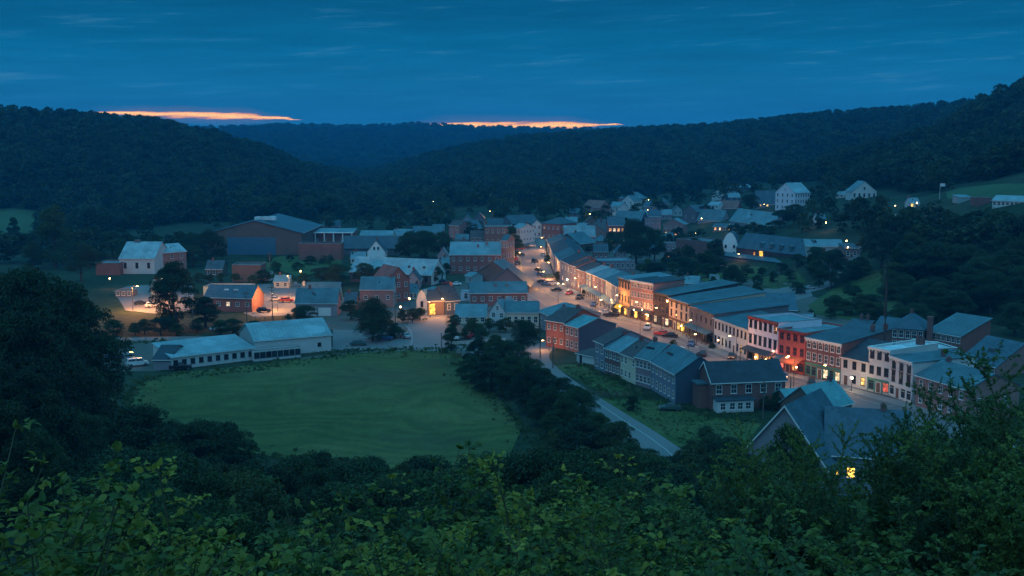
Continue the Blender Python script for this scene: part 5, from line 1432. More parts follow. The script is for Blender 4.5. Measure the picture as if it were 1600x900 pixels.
scatter('hedge tree behind the lots on the left of town', 'trees behind the lots', 300, 480, 9, 436, 452, 18, OAKS, 29, 1.4)
scatter('tree in the gardens behind the arena', 'trees behind the arena hall', 150, 345, 10, 400, 420, 30, OAKS, 40, 1.3)
scatter('tree between the arena and the long metal roof', 'trees between the arena and the metal roof', 410, 560, 9, 408, 432, 16, OAKS + ['olive'], 42, 1.5)
scatter('tree behind the yards in the middle of town', 'trees behind the yards', 600, 720, 8, 400, 452, 26, OAKS, 43, 1.1)
scatter('tree among the far roofs left of the street', 'trees among the far roofs', 610, 800, 14, 352, 392, 22, OAKS, 44, 1.2)
scatter('tree between the townhouses and the hill houses', 'trees among the hill houses', 900, 1100, 16, 345, 400, 24, OAKS, 45, 1.1)
scatter('tree in the gardens above the sheds', 'garden trees', 1060, 1240, 14, 428, 448, 18, OAKS + ['olive'], 46, 1.2)
scatter('tree beside the hill lane', 'trees by the hill lane', 1262, 1345, 10, 408, 452, 30, OAKS, 47, 1.1)
scatter('tree on the slope between farmhouse and far row', 'trees on the slope above the street', 1340, 1610, 26, 356, 392, 34, OAKS + ['olive'], 48, 1.25)
scatter('street shrub on the pavement of the far row', 'shrubs along the far pavement', 1105, 1135, 2, 543, 549, 9, ['low', 'low3'], 30, 0.9)
belt('small street tree in leaf on the pavement', 'street trees on the main street', [(1104, 538, 524), (1190, 574, 560), (1300, 606, 590), (855, 412, 398), (872, 440, 424), (912, 464, 452), (1052, 545, 530)], ['oak2', 'olive', 'tall2'], 1.0)
belt('shrub at the foot of the dark red brick house', 'shrubs by the dark red brick house', [(1140, 640, 622), (1168, 640, 624), (1196, 640, 618), (1215, 640, 612)], ['low', 'olive', 'low3'], 0.9)
tree('low2', 990, 640, 618, 'round bush on the lawn beside the blue grey row house', wid=0.8)
tree('tall2', 705, 552, 505, 'leaning street tree with dark oval crown at the cross street', wid=0.9)
belt('small round tree in the yards behind the townhouses', 'yard trees behind the townhouses', [(920, 396, 384), (938, 402, 388), (952, 396, 382), (966, 400, 388), (985, 414, 400), (905, 392, 380), (1000, 428, 412), (1020, 432, 416), (955, 412, 402)], ['oak', 'scrub3', 'oak2'], 1.2)
tree('low', 450, 500, 490, 'small bush at the corner of the garage house')

woods()
# ------------------------------------------------------------------ near shrubs on the overlook
NEARL = [foliage('near_leaf_yellow', (0.070, 0.110, 0.022), (0.340, 0.320, 0.055), 0.4), foliage('near_leaf_green', (0.048, 0.098, 0.028), (0.185, 0.225, 0.048), 0.4),
         foliage('near_leaf_dark', (0.028, 0.064, 0.027), (0.085, 0.135, 0.042), 0.35)]
STEM = mat('green_stem', (0.055, 0.06, 0.03), 0.8, 0, 0.3, 3)


def leaf_batch(P, D, size, g, lobed=False):
    """leaves at points P growing along D: folded, drooping blades"""
    n = len(P)
    D = D / np.linalg.norm(D, axis=1)[:, None]
    up = np.array([0, 0, 1.0]) + g.normal(size=(n, 3)) * 0.45
    S = np.cross(D, up); S /= np.maximum(1e-6, np.linalg.norm(S, axis=1))[:, None]
    Nn = np.cross(S, D)
    L = size * g.uniform(0.6, 1.3, n)[:, None]
    w = L * g.uniform(0.30, 0.42, n)[:, None]
    cup = g.uniform(0.10, 0.45, n)[:, None] * w; drop = g.uniform(0.05, 0.45, n)[:, None] * L
    prof = [(0, 0), (0.18, 0.75), (0.42, 1.0), (0.72, 0.62)] if not lobed else [(0, 0), (0.05, 0.85), (0.30, 0.70), (0.42, 1.25), (0.60, 0.55)]
    rows = []
    for t, k in prof:
        c = P + D * L * t - Nn * drop * t * t
        rows.append((c, c + S * w * k + Nn * cup * k, c - S * w * k + Nn * cup * k))
    tip = P + D * L - Nn * drop
    V = [rows[0][0]]
    for r in rows[1:]: V += [r[0], r[1], r[2]]
    V.append(tip)
    V = np.stack(V, 1)
    m = len(prof) - 1; k = V.shape[1]
    tri = []
    tri += [(0, 1, 2), (0, 3, 1)]
    for i in range(m - 1):
        c0, l0, r0_ = 1 + 3 * i, 2 + 3 * i, 3 + 3 * i; c1, l1, r1 = c0 + 3, l0 + 3, r0_ + 3
        tri += [(c0, c1, l1), (c0, l1, l0), (c0, r1, c1), (c0, r0_, r1)]
    c0, l0, r0_ = 1 + 3 * (m - 1), 2 + 3 * (m - 1), 3 + 3 * (m - 1)
    tri += [(c0, k - 1, l0), (c0, r0_, k - 1)]
    F = (np.array(tri)[None] + (np.arange(n) * k)[:, None, None]).reshape(-1, 3)
    return V.reshape(-1, 3), F


def shrub_kind(key, seed, H, nst, leaf, m, spread=1.0, lobed=False, tree_like=False, dens=1.0):
    g = np.random.default_rng(seed); r = random.Random(seed)
    mb = MB(); LP, LD = [], []
    for s in range(nst):
        a = r.uniform(0, 2 * PI); lean = r.uniform(0.05, 0.55) * spread
        h = H * r.uniform(0.42, 1.0)
        b0 = Vector((r.uniform(-.5, .5) * spread, r.uniform(-.5, .5) * spread, -0.3))
        if tree_like: b0 = Vector((0, 0, -0.5)); lean = r.uniform(0.15, 0.75) * spread
        pts = []
        for k in range(7):
            t = k / 6
            pts.append(b0 + Vector((math.cos(a) * lean * h * t ** 1.4, math.sin(a) * lean * h * t ** 1.4, h * (t - 0.12 * t * t * lean))) + Vector((r.gauss(0, .04), r.gauss(0, .04), 0)) * h * t)
        for k in range(6): mb.tube(pts[k], pts[k + 1], 0.030 * H / 3 * (1 - k / 7), 0.030 * H / 3 * (1 - (k + 1) / 7), 4, cap=False)
        # side twigs with leaves in pairs
        nt_ = int(22 * dens * h / 3)
        for q in range(nt_):
            t = 0.15 + 0.85 * (q + r.random()) / nt_
            i = min(5, int(t * 6)); p = pts[i].lerp(pts[i + 1], t * 6 - i)
            b_ = r.uniform(0, 2 * PI); ln = H * 0.25 * r.uniform(0.4, 1.0) * ((1.15 - 0.75 * t) if not tree_like else (0.95 - 0.30 * t))
            d = Vector((math.cos(b_), math.sin(b_), r.uniform(0.0, 0.9))).normalized()
            e = p + d * ln - Vector((0, 0, 0.1 * ln))
            mb.tube(p, e, 0.010, 0.004, 3, cap=False)
            nl = max(3, int(ln / (leaf * 0.62)))
            for j in range(nl):
                s_ = (j + 0.5) / nl
                o = p.lerp(e, s_)
                for sd in (-1, 1):
                    side = d.cross(Vector((0, 0, 1))); side = side.normalized() if side.length > 0.05 else Vector((1, 0, 0))
                    dd = d * r.uniform(0.2, 0.9) + side * sd * r.uniform(0.5, 1.0) + Vector((r.gauss(0, .25), r.gauss(0, .25), r.uniform(-0.25, 0.45)))
                    LP.append(o + Vector((r.gauss(0, .02), r.gauss(0, .02), r.gauss(0, .02)))); LD.append(dd)
            LP.append(e); LD.append(d + Vector((0, 0, -0.2)))
        for j in range(5):
            LP.append(pts[6]); LD.append(Vector((r.gauss(0, .6), r.gauss(0, .6), r.uniform(-0.1, 0.9))))
    V, F = leaf_batch(np.array(LP), np.array(LD), leaf, g, lobed)
    KIND[key] = (fast_mesh('leaves', V, F, [m]), mb.mesh('stems', STEM), float(V[:, 2].max()), float(np.percentile(np.hypot(V[:, 0], V[:, 1]), 85)))
    return len(F)


nf = 0
nf += shrub_kind('sh_a', 31, 3.0, 26, 0.072, NEARL[0], 1.0)
nf += shrub_kind('sh_b', 32, 3.0, 26, 0.080, NEARL[1], 1.1)
nf += shrub_kind('sh_c', 33, 3.0, 24, 0.075, NEARL[0], 0.9)
nf += shrub_kind('sh_d', 34, 3.4, 28, 0.085, NEARL[2], 1.1, lobed=True)
nf += shrub_kind('sh_e', 35, 3.2, 28, 0.075, NEARL[1], 1.2, lobed=True)
nf += shrub_kind('mp_a', 36, 8.0, 42, 0.115, NEARL[2], 0.75, lobed=True, tree_like=True, dens=1.5)
nf += shrub_kind('mp_b', 37, 8.0, 42, 0.11, NEARL[1], 0.85, lobed=True, tree_like=True, dens=1.5)
nf += shrub_kind('sprig', 38, 5.5, 2, 0.10, NEARL[0], 0.08)
print('near leaf faces', nf)


def near(key, px, d, ytop, label, group=None, wid=1.0, cat='shrub', name='leafy_shrub', rz=None):
    d = d * (1.25 if key.startswith('mp') else 1.75)
    P = at(px, d); lv, st, H0, R0 = KIND[key]; s = 1.0
    for _ in range(4): s = max(0.25, (zat(d + 0.7 * R0 * s * wid, ytop) - P.z) / H0)
    o = empty(name, P, RT.uniform(0, 2 * PI) if rz is None else rz); o.scale = (s * wid, s * wid, s)
    tag(o, label, cat, group)
    put('leaves', lv, o); put('stems', st, o)
    return o


LY = 'yellow green shrub at the rim of the overlook on the left side'
GY = 'yellow green shrubs on the rim'
for i, (px, d, yt) in enumerate([(-10, 11, 680), (40, 13, 706), (95, 12, 726), (150, 13, 762), (205, 14, 778), (20, 9, 742), (95, 9, 775), (170, 9.5, 800), (240, 10, 820), (-40, 9, 720), (300, 13, 816), (330, 10, 850)]):
    near(['sh_a', 'sh_c', 'sh_b'][i % 3], px, d, yt, LY, GY, 0.85)
near('sprig', 268, 12, 704, 'single tall leafy shoot standing above the yellow green shrubs', wid=0.8, cat='shoot', name='leafy_shoot')
near('sprig', 790, 15, 690, 'slender leafy shoot above the middle of the rim', wid=0.8, cat='shoot', name='leafy_shoot')
MG = 'green leafy shrub in the middle of the overlook rim'
for i, (px, d, yt) in enumerate([(400, 14, 800), (455, 13, 815), (500, 16, 752), (545, 15, 775), (590, 16, 800), (640, 17, 772), (690, 16, 748), (735, 18, 728), (790, 17, 716), (845, 18, 712), (900, 17, 726), (950, 19, 722),
                                 (420, 10, 858), (520, 10, 846), (600, 11, 838), (680, 11, 826), (760, 11, 815), (840, 12, 800), (920, 12, 790), (1000, 13, 782), (480, 12, 826), (560, 12, 815), (640, 13, 810), (870, 14, 765), (960, 15, 755)]):
    near(['sh_b', 'sh_a', 'sh_d', 'sh_c', 'sh_e'][i % 5], px, d, yt, MG, 'green shrubs on the rim', 0.9)
DG = 'dark green lobed shrub at the rim below the big house'
for i, (px, d, yt) in enumerate([(1005, 22, 722), (1050, 21, 716), (1100, 22, 728), (1150, 24, 745), (1215, 26, 752), (1080, 15, 790), (1160, 16, 790), (1240, 17, 778), (1320, 18, 772), (1400, 19, 758), (1480, 19, 750), (1560, 20, 742), (1620, 20, 730),
                                 (1060, 11, 838), (1150, 11, 842), (1240, 12, 838), (1330, 12, 836), (1420, 13, 830), (1510, 13, 826), (1590, 14, 815), (1285, 24, 762), (1350, 24, 758), (1175, 30, 738), (1205, 30, 728), (1240, 31, 722), (1272, 31, 742), (1150, 31, 726), (1310, 30, 760), (1120, 30, 715), (1370, 29, 742)]):
    near(['sh_d', 'sh_e', 'sh_b'][i % 3], px, d, yt, DG, 'dark lobed shrubs on the rim', 1.0)
near('mp_a', 1610, 27, 535, 'tall maple sapling with lobed leaves at the rim, reaching over the shops', wid=0.7, cat='tree', name='maple_tree')
near('mp_b', 1550, 30, 606, 'bushy maple sapling in front of the low brown brick building', wid=0.6, cat='tree', name='maple_tree')
near('mp_a', 1470, 31, 592, 'slim maple sapling with a pointed top before the near end of the street', wid=0.45, cat='tree', name='maple_tree')
near('mp_b', 1432, 30, 620, 'maple sapling with spread leaves below the tall mast', wid=0.5, cat='tree', name='maple_tree')
near('mp_b', 1650, 22, 590, 'dense maple sapling cut by the right edge of the view', wid=0.7, cat='tree', name='maple_tree')
for px_, yt_ in ((1178, 700), (1205, 684), (1248, 690), (1275, 716), (1160, 712)):
    near('sh_d', px_, 20, yt_, 'leafy shrub in front of the gabled wing of the big house', 'shrubs before the big house', 0.5)
tree('scrub3', 1228, -100, 652, 'round leafy tree in front of the gabled wing of the big house', wid=0.50)
near('mp_b', 1228, 33, 640, 'young maple in front of the pale gabled wing', wid=0.55, cat='tree', name='maple_tree')
near('mp_a', 1395, 31, 676, 'low maple sapling at the end of the big slate blue roof', wid=0.38, cat='tree', name='maple_tree')
near('mp_a', 1500, 25, 650, 'broad maple sapling filling the slope under the pointed one', wid=0.6, cat='tree', name='maple_tree')
near('mp_b', 1580, 24, 660, 'broad maple sapling low at the right of the rim', wid=0.6, cat='tree', name='maple_tree')

# ------------------------------------------------------------------ rank grass and weeds along the field edges and verges
def tufts():
    g = np.random.default_rng(9)
    lines = [[(200, 640), (215, 600), (265, 587), (330, 580), (470, 564), (540, 555), (640, 550), (705, 551)], [(705, 551), (735, 592), (790, 642), (850, 700)], [(210, 640), (300, 690), (430, 718), (560, 738), (700, 748)],
             [(905, 568), (975, 600), (1000, 622), (945, 617), (895, 588), (862, 572)], [(940, 622), (985, 655), (1040, 690)], [(935, 622), (1040, 627), (1105, 650), (1190, 662)], [(1080, 705), (1160, 700)], [(520, 549), (620, 546), (735, 545)],
             [(180, 536), (330, 534), (500, 551)], [(470, 568), (400, 578), (300, 590)]]
    P = []
    for ln in lines:
        q = [G(*p) for p in ln]
        for i in range(len(q) - 1):
            n = int((q[i + 1] - q[i]).length * 9)
            t = g.uniform(0, 1, n)[:, None]
            w = np.array(q[i])[None] * (1 - t) + np.array(q[i + 1])[None] * t
            w[:, :2] += g.normal(size=(n, 2)) * np.array([1.3, 1.3]) * g.choice([0.5, 1, 2.2], n)[:, None]
            P.append(w)
    # thinly over the whole hay field and rough lawn
    for (x0, x1, y0, y1, n) in ((950, 1180, 630, 705, 3500), (880, 990, 575, 615, 1500)):
        m = 0
        A = G(x0, y1); 
        xs = g.uniform(x0, x1, n); yy = g.uniform(y0, y1, n)
        for px, py in zip(xs, yy):
            v = G(px, py, 0.0); P.append(np.array([[v.x, v.y, 0.0]]))
    P = np.concatenate(P)
    lane = [np.array(G(*p)) for p in [(1100, 760), (1040, 706), (985, 668), (935, 636), (890, 606), (853, 578), (838, 560), (845, 545)]]
    dm = np.full(len(P), 1e9)
    for a_, c_ in zip(lane[:-1], lane[1:]):
        t = np.clip(((P[:, :2] - a_[:2]) @ (c_ - a_)[:2]) / ((c_ - a_)[:2] @ (c_ - a_)[:2]), 0, 1)
        dm = np.minimum(dm, np.hypot(*(P[:, :2] - a_[:2] - t[:, None] * (c_ - a_)[:2]).T))
    big = np.arange(len(P)) < len(P) - 5000
    keep = dm > 4.6; P = P[keep]; big = big[keep]; P[:, 2] = terrain(P[:, 0], P[:, 1])
    n = len(P); a = g.uniform(0, 6.28, n); h = g.lognormal(-1.0, 0.5, n)[:, None]; w = h * g.uniform(0.5, 1.1, n)[:, None]
    h *= 0.8; h[~big] *= 0.35; w[~big] *= 0.7
    d = np.stack([np.cos(a), np.sin(a), 0 * a], -1); l = np.stack([-np.sin(a), np.cos(a), 0 * a], -1) * g.uniform(-.5, .5, n)[:, None]
    up = np.array([0, 0, 1.0])
    V = np.stack([P - d * w * 0.5, P + d * w * 0.5, P + d * w * 0.7 + l * h + up * h, P - d * w * 0.7 + l * h + up * h * 0.8], 1).reshape(-1, 3)
    me = fast_mesh('rough_grass', V, np.arange(n * 4).reshape(-1, 4), [foliage('rough_grass', (0.045, 0.085, 0.030), (0.110, 0.140, 0.050), 0.35)])
    tag(put('rough_grass', me), 'rough grass and weeds along the field edges and verges', 'grass', kind='stuff')


tufts()
# ------------------------------------------------------------------ lamps, poles, cars
BULB = mat('lamp_glow', (1, 0.7, 0.4), 0.5, var=0, emit=((1.0, 0.55, 0.20), 30))
BULBW = mat('lamp_glow_white', (1, 0.9, 0.7), 0.5, var=0, emit=((1.0, 0.80, 0.45), 30))
LCOL, LCOLW = (1.0, 0.40, 0.115), (1.0, 0.74, 0.42)
LMESH = {}


def lamp_meshes(h):
    k = round(h, 1)
    if k in LMESH: return LMESH[k]
    p = MB(); p.tube((0, 0, -0.3), (0, 0, 0.5), 0.13, 0.10, 8); p.tube((0, 0, 0.5), (0, 0, h), 0.075, 0.05, 8)
    a = MB(); a.tube((0, 0, h - 0.1), (0.9, 0, h + 0.25), 0.04, 0.035, 6); a.tube((0.9, 0, h + 0.25), (1.5, 0, h + 0.28), 0.035, 0.03, 6)
    hd = MB(); hd.prism([(-0.14, 0), (0.14, 0), (0.08, 0.14), (-0.08, 0.14)], 'x', 1.4, 2.05)
    hd.v = [(x, y, z + h + 0.22) for x, y, z in hd.v]
    b_ = MB(); b_.box(1.46, -0.10, h + 0.12, 1.98, 0.10, h + 0.215)
    LMESH[k] = (p.mesh('pole', PIPE), a.mesh('arm', PIPE), hd.mesh('lamp_head', METAL), b_.mesh('bulb', BULB), b_.mesh('bulb', BULBW))
    return LMESH[k]


GLOBE = {}


def globe_meshes(h):
    k = round(h, 1)
    if k in GLOBE: return GLOBE[k]
    p = MB(); p.tube((0, 0, -0.2), (0, 0, 0.6), 0.14, 0.09, 8); p.tube((0, 0, 0.6), (0, 0, h - 0.2), 0.06, 0.045, 8); p.tube((0, 0, h - 0.2), (0, 0, h - 0.1), 0.12, 0.16, 8)
    g_ = bmesh.new(); bmesh.ops.create_uvsphere(g_, u_segments=12, v_segments=8, radius=0.24); bmesh.ops.translate(g_, vec=(0, 0, h + 0.1), verts=g_.verts)
    me = bpy.data.meshes.new('globe'); g_.to_mesh(me); g_.free(); me.materials.append(BULBW)
    me2 = me.copy(); me2.materials.clear(); me2.materials.append(BULB)
    c = MB(); c.tube((0, 0, h + 0.33), (0, 0, h + 0.45), 0.12, 0.02, 8)
    GLOBE[k] = (p.mesh('pole', PIPE), me, c.mesh('cap', PIPE), me2)
    return GLOBE[k]


def add_light(par, loc, e, col, rad=0.25):
    l_ = bpy.data.lights.new('lamp_light', 'POINT'); l_.energy = e; l_.color = col; l_.shadow_soft_size = rad
    o = bpy.data.objects.new('lamp_light', l_); C.objects.link(o); o.parent = par; o.location = loc
    return o


def lamp(px, yb, label, e=1500, h=6.5, face=PI, group='lit street lamps', white=False, z=None, P=None):
    P = G(px, yb, z) if P is None else P
    o = empty('street_lamp', P, face); tag(o, label, 'street lamp', group)
    p, a, hd, b1, b2 = lamp_meshes(h)
    put('pole', p, o); put('arm', a, o); q = put('lamp_head', hd, o); put('bulb', b2 if white else b1, q)
    add_light(o, (1.72, 0, h - 0.15), e * 1.35, LCOLW if white else LCOL)
    return o


def globe(px, yb, label, e=700, h=4.2, group='lit globe lamps', z=None, P=None, amber=False):
    P = G(px, yb, z) if P is None else P
    o = empty('globe_lamp', P); tag(o, label, 'street lamp', group)
    p, g_, c, g2 = globe_meshes(h)
    put('pole', p, o); q = put('globe', g2 if amber else g_, o); put('cap', c, q)
    add_light(o, (0, 0, h - 0.35), e, LCOL if amber else LCOLW)
    return o


# the main street: arms reach over the carriageway (towards -x from the far side, +x from the near side)
lamp(1150, 566, 'street lamp on the pavement before the white building with eight narrow windows', 700)
lamp(1088, 538, 'street lamp on the pavement before the dark slate grey porch', 500)
lamp(1034, 516, 'street lamp before the nearly black timber building', 1100)
lamp(1003, 506, 'street lamp before the white and brick building with orange light', 1300)
lamp(972, 494, 'street lamp at the yellow awning', 1500)
lamp(938, 479, 'street lamp before the grey blue townhouse porch', 2000)
lamp(906, 464, 'street lamp before the pink red townhouse', 3000)
lamp(864, 436, 'street lamp with orange glow before the pale grey townhouse', 3600)
lamp(851, 408, 'street lamp before the slate coloured house up the street', 4200)
lamp(852, 392, 'street lamp at the top of the far row', 4200)
lamp(842, 452, 'street lamp on the near kerb beside the broad gabled house', 3200, face=0)
lamp(806, 418, 'street lamp on the near kerb by the street corner', 4200, face=0)
lamp(800, 396, 'street lamp on the near kerb under the dark street trees', 4200, face=0)
lamp(872, 474, 'street lamp on the near kerb behind the pale blue roof', 2600, face=0)
lamp(930, 502, 'street lamp on the near kerb behind the broad brown roof', 1800, face=0)
lamp(1000, 528, 'street lamp on the near kerb behind the brown row house', 1500, face=0)
lamp(1075, 563, 'street lamp on the near kerb behind the blue grey row house', 1200, face=0)
lamp(1240, 604, 'street lamp on the pavement before the bright red shop', 1200)
lamp(1300, 618, 'street lamp on the pavement before the white steep roofed house', 900)
globe(886, 455, 'bright white globe lamp outside the dull mauve townhouse', 1200)
globe(1330, 612, 'small globe lamp at the white house with steep slate front roof', 250, h=3)
# lots and side streets
lamp(434, 486, 'tall lamp over the warm lit yard beside the low brick house', 6500, h=5.5, face=PI)
lamp(452, 466, 'lamp at the back of the warm lit yard', 11000, h=8, face=-PI / 2, white=False)
lamp(208, 486, 'lamp lighting the lot behind the tall spreading tree', 15000, h=8, face=0)
lamp(262, 472, 'lamp at the far side of the lot behind the tall feathery tree', 8000, h=8, face=PI)
lamp(700, 497, 'lamp over the cross street by the glowing doorway', 3200, h=6, face=PI)
lamp(672, 496, 'lamp beside the white rounded gable house', 1000, h=5, face=-PI / 2)
lamp(858, 548, 'low lamp at the corner of the lane before the red brown brick house', 700, h=2.6, face=PI)
lamp(1331, 402, 'lamp by the hill lane lighting the low brick house', 900, h=4, face=PI)
lamp(1404, 344, 'small lamp among the trees on the wooded slope', 300, h=6)
lamp(681, 330, 'distant lamp in the wood at the end of the valley', 500, h=7)
lamp(770, 348, 'distant lamp behind the dark block up the street', 900, h=7)
lamp(1017, 326, 'distant yellow lamp beside the blue roofed hill house', 500, h=6, white=True)
lamp(926, 350, 'pair lamp above the townhouse roofs', 400, h=6, white=True)
lamp(933, 350, 'second lamp of the pair above the townhouse roofs', 300, h=6, white=True)
lamp(1198, 330, 'lamp by the long dark blue roofed house on the hill', 300, h=4)
lamp(1160, 408, 'lamp at the rounded gable wing of the barn', 300, h=3)
FARLAMPS = [(494, 366, 'behind the columned hall'), (515, 360, 'at the wood edge beyond the columned hall'), (622, 372, 'beside the pale gabled house beyond the lit wall'), (606, 388, 'at the white gable porch of the slate hall'),
            (690, 376, 'beside the reddish two storey house at the dark wood'), (738, 378, 'by the mauve house with brown roof'), (792, 352, 'behind the grey roofed house up the street'), (182, 398, 'behind the white factory'),
            (172, 452, 'at the edge of the left grove by the lot'), (470, 440, 'on the lawn below the red brick box'), (640, 486, 'behind the white rounded gable house'), (626, 500, 'in front of the red brick gabled house'),
            (1042, 364, 'at the pink brick house on the rise'), (1096, 352, 'under the teal roofed house above the barn'), (1140, 364, 'at the hedge below the long bright blue roof'), (1216, 350, 'at the end of the long bright blue roof'),
            (1262, 358, 'among the trees right of the tall stone building'), (1290, 362, 'by the white walled cottage on the slope'), (1322, 392, 'over the low brick house on the hill lane'), (1150, 312, 'beside the steep white house on the slope'),
            (1012, 338, 'by the bright blue hipped roof'), (952, 362, 'below the house with orange lit windows'), (976, 352, 'under the teal gambrel roof'), (1432, 332, 'by the little white cottage on the slope'), (1086, 376, 'by the long red brown building'), (905, 382, 'between the brown gables above the far row')]
for i, (px, py, w_) in enumerate(FARLAMPS):
    globe(px, py, 'small warm lamp ' + w_, 200 + 90 * (i % 3), 4.0, group='small lamps in the yards', amber=True)
# awning lamps: under the red awning, the lilac porch, the orange and yellow shopfronts
AWN = mat('awning_red', (0.62, 0.16, 0.07), 0.7, var=0.15)


def shop_light(px, py, label, e, col, h=2.5, off=1.2):
    P = G(px, py, 0.0)
    o = empty('wall_lantern', P); tag(o, label, 'lantern', 'lanterns over the shopfronts')
    a = MB(); a.tube((0.5, 0.15, h + 0.3), (0, 0, h + 0.3), 0.03, 0.03, 5); a.build('bracket', PIPE, o)
    b_ = MB(); b_.prism([(-0.1, h - 0.02), (0.1, h - 0.02), (0.13, h + 0.22), (-0.13, h + 0.22)], 'y', -0.12, 0.12); b_.build('lantern_glass', BULB, o)
    add_light(o, (-0.05, -0.05, h - 0.2), e * 0.5, col, 0.15)


OR = (1.0, 0.36, 0.10)
shop_light(1231, 586, 'orange lantern above the red awning', 420, OR, 4.4)
shop_light(1244, 589, 'orange lantern under the red awning', 260, OR, 2.2)
shop_light(1180, 573, 'orange lantern under the porch of the lilac building', 300, OR, 2.3)
shop_light(1196, 577, 'orange lantern at the right of the lilac porch', 220, OR, 2.3)
shop_light(1207, 576, 'red lantern between the lilac and the red building', 120, (1.0, 0.08, 0.10), 4.2)
shop_light(990, 504, 'orange lantern over the doors of the white and brick building', 500, OR, 3.8)
shop_light(1003, 508, 'red orange lantern on the middle of the white and brick building', 500, (1.0, 0.28, 0.12), 4.6)
shop_light(1012, 509, 'orange lantern at the end of the white and brick building', 300, OR, 3.0)
shop_light(968, 496, 'yellow lantern under the yellow awning', 420, (1.0, 0.66, 0.12), 3.4)
shop_light(1064, 524, 'yellow lantern at the beige building shopfront', 240, (1.0, 0.60, 0.12), 2.6)
shop_light(1122, 546, 'small lantern at the end of the dark porch', 60, LCOLW, 2.4)
shop_light(955, 486, 'orange lantern over the grey blue townhouse porch', 260, OR, 3.6)
red_shop = [i for i in BUILDINGS if i['root'].get('label', '').startswith('bright red brick')][0]
mb = MB(); Wd = red_shop['W']
mb.prism([(-2.8, 2.75), (-0.32, 3.75), (-0.32, 3.86), (-2.8, 2.86)], 'x', Wd * 0.30, Wd * 0.98)
mb.prism([(-2.84, 2.45), (-2.84, 2.86), (-2.805, 2.86), (-2.805, 2.45)], 'x', Wd * 0.30, Wd * 0.98)
aw = local_part(red_shop, 'awning', mb, AWN)
for x in (0.32, 0.64, 0.96):
    mb = MB(); mb.tube((Wd * x, -2.7, 0), (Wd * x, -2.7, 2.75), 0.05, 0.05, 6); local_part(red_shop, 'awning_post', mb, PIPE, aw)
mb = MB(); mb.prism([(-2.2, 3.0), (-0.32, 3.7), (-0.32, 3.8), (-2.2, 3.1)], 'x', 0, Wd * 0.29); local_part(red_shop, 'porch_roof', mb, RTEAL)

# --- utility poles and the tall mast
UP_ = {}


def pole(px, yb, h, label, arms=True, rz=0.3, P=None):
    P = G(px, yb) if P is None else P
    o = empty('utility_pole', P, rz); tag(o, label, 'utility pole', 'utility poles')
    k = round(h)
    if k not in UP_:
        p = MB(); p.tube((0, 0, -0.5), (0, 0, h), 0.16, 0.10, 8)
        a = MB(); a.box(-1.2, -0.06, h - 0.9, 1.2, 0.06, h - 0.76); a.box(-0.9, -0.06, h - 1.9, 0.9, 0.06, h - 1.78)
        i_ = MB(); 
        for x in (-1.1, -0.5, 0.5, 1.1): i_.tube((x, 0, h - 0.76), (x, 0, h - 0.55), 0.05, 0.04, 6)
        t_ = MB(); t_.tube((0.0, -0.32, h - 3.4), (0, -0.32, h - 2.4), 0.22, 0.22, 8)
        UP_[k] = (p.mesh('pole', WOOD), a.mesh('crossarm', WOOD), i_.mesh('insulators', PIPE), t_.mesh('transformer', METAL))
    p, a, i_, t_ = UP_[k]
    put('pole', p, o)
    if arms:
        q = put('crossarm', a, o); put('insulators', i_, q); put('transformer', t_, o)
    return o


pole(426, 500, 11, 'wooden utility pole at the edge of the warm lit yard')
pole(386, 512, 11, 'wooden utility pole beside the low brick house')
pole(302, 520, 9, 'wooden utility pole under the tall feathery tree')
pole(422, 436, 11, 'wooden utility pole by the small white annex')
pole(618, 512, 11, 'wooden utility pole beside the brick house above the round tree')
pole(844, 560, 9, 'wooden utility pole at the bend of the lane')
pole(1192, 655, 8, 'wooden utility pole at the corner of the dark red brick house')
pole(1234, 640, 7, 'short wooden utility pole in the street by the dark red brick house', arms=False)
pole(864, 575, 8, 'wooden utility pole on the lawn beside the lane')
pole(1296, 452, 10, 'wooden utility pole on the hill lane')
pole(1240, 450, 10, 'wooden utility pole by the gravel lot on the terrace')
pole(1216, 452, 9, 'wooden utility pole before the barn')
pole(1380, 470, 13, 'wooden utility pole on the grassy slope')
pole(690, 556, 6, 'short wooden utility pole at the field corner', arms=False)
P = G(1379, 596, 0.0); H = zat(P.y, 378) - P.z
o = empty('radio_mast', P, 0.2); tag(o, 'tall thin dark mast rising before the white three window building', 'mast')
mb = MB(); mb.tube((0, 0, -0.3), (0, 0, H * 0.46), 0.17, 0.14, 8); mb.build('lower_mast', PIPE, o)
mb = MB(); mb.tube((0, 0, H * 0.46 + 0.01), (0, 0, H * 0.74), 0.30, 0.20, 8); mb.build('antenna_sleeve', PIPE, o)
mb = MB(); mb.tube((0, 0, H * 0.74 + 0.01), (0, 0, H), 0.08, 0.03, 6); mb.build('mast_tip', PIPE, o)
mb = MB()
for k in range(3): mb.box(-0.7 + 0.1 * k, -0.05, H * (0.5 + 0.08 * k), 0.7 - 0.1 * k, 0.05, H * (0.5 + 0.08 * k) + 0.08)
mb.build('crossarm', PIPE, o)
P = G(1468, 311); H = zat(P.y, 286) - P.z
o = empty('flagpole', P); tag(o, 'white flagpole with pale flag at the edge of the hillside meadow', 'flagpole')
mb = MB(); mb.tube((0, 0, -0.2), (0, 0, H), 0.10, 0.05, 6); mb.build('pole', TRIM, o)
mb = MB()
for k in range(6):
    y0, y1 = 0.12 * math.sin(k * 1.1), 0.12 * math.sin((k + 1) * 1.1)
    mb.poly([(0.06 + k * .36, y0, H - 1.5), (0.06 + (k + 1) * .36, y1, H - 1.55), (0.06 + (k + 1) * .36, y1, H - 0.2), (0.06 + k * .36, y0, H - 0.15)])
mb.build('flag', mat('flag_cloth', (0.55, 0.58, 0.62), 0.8, var=0.1), o)

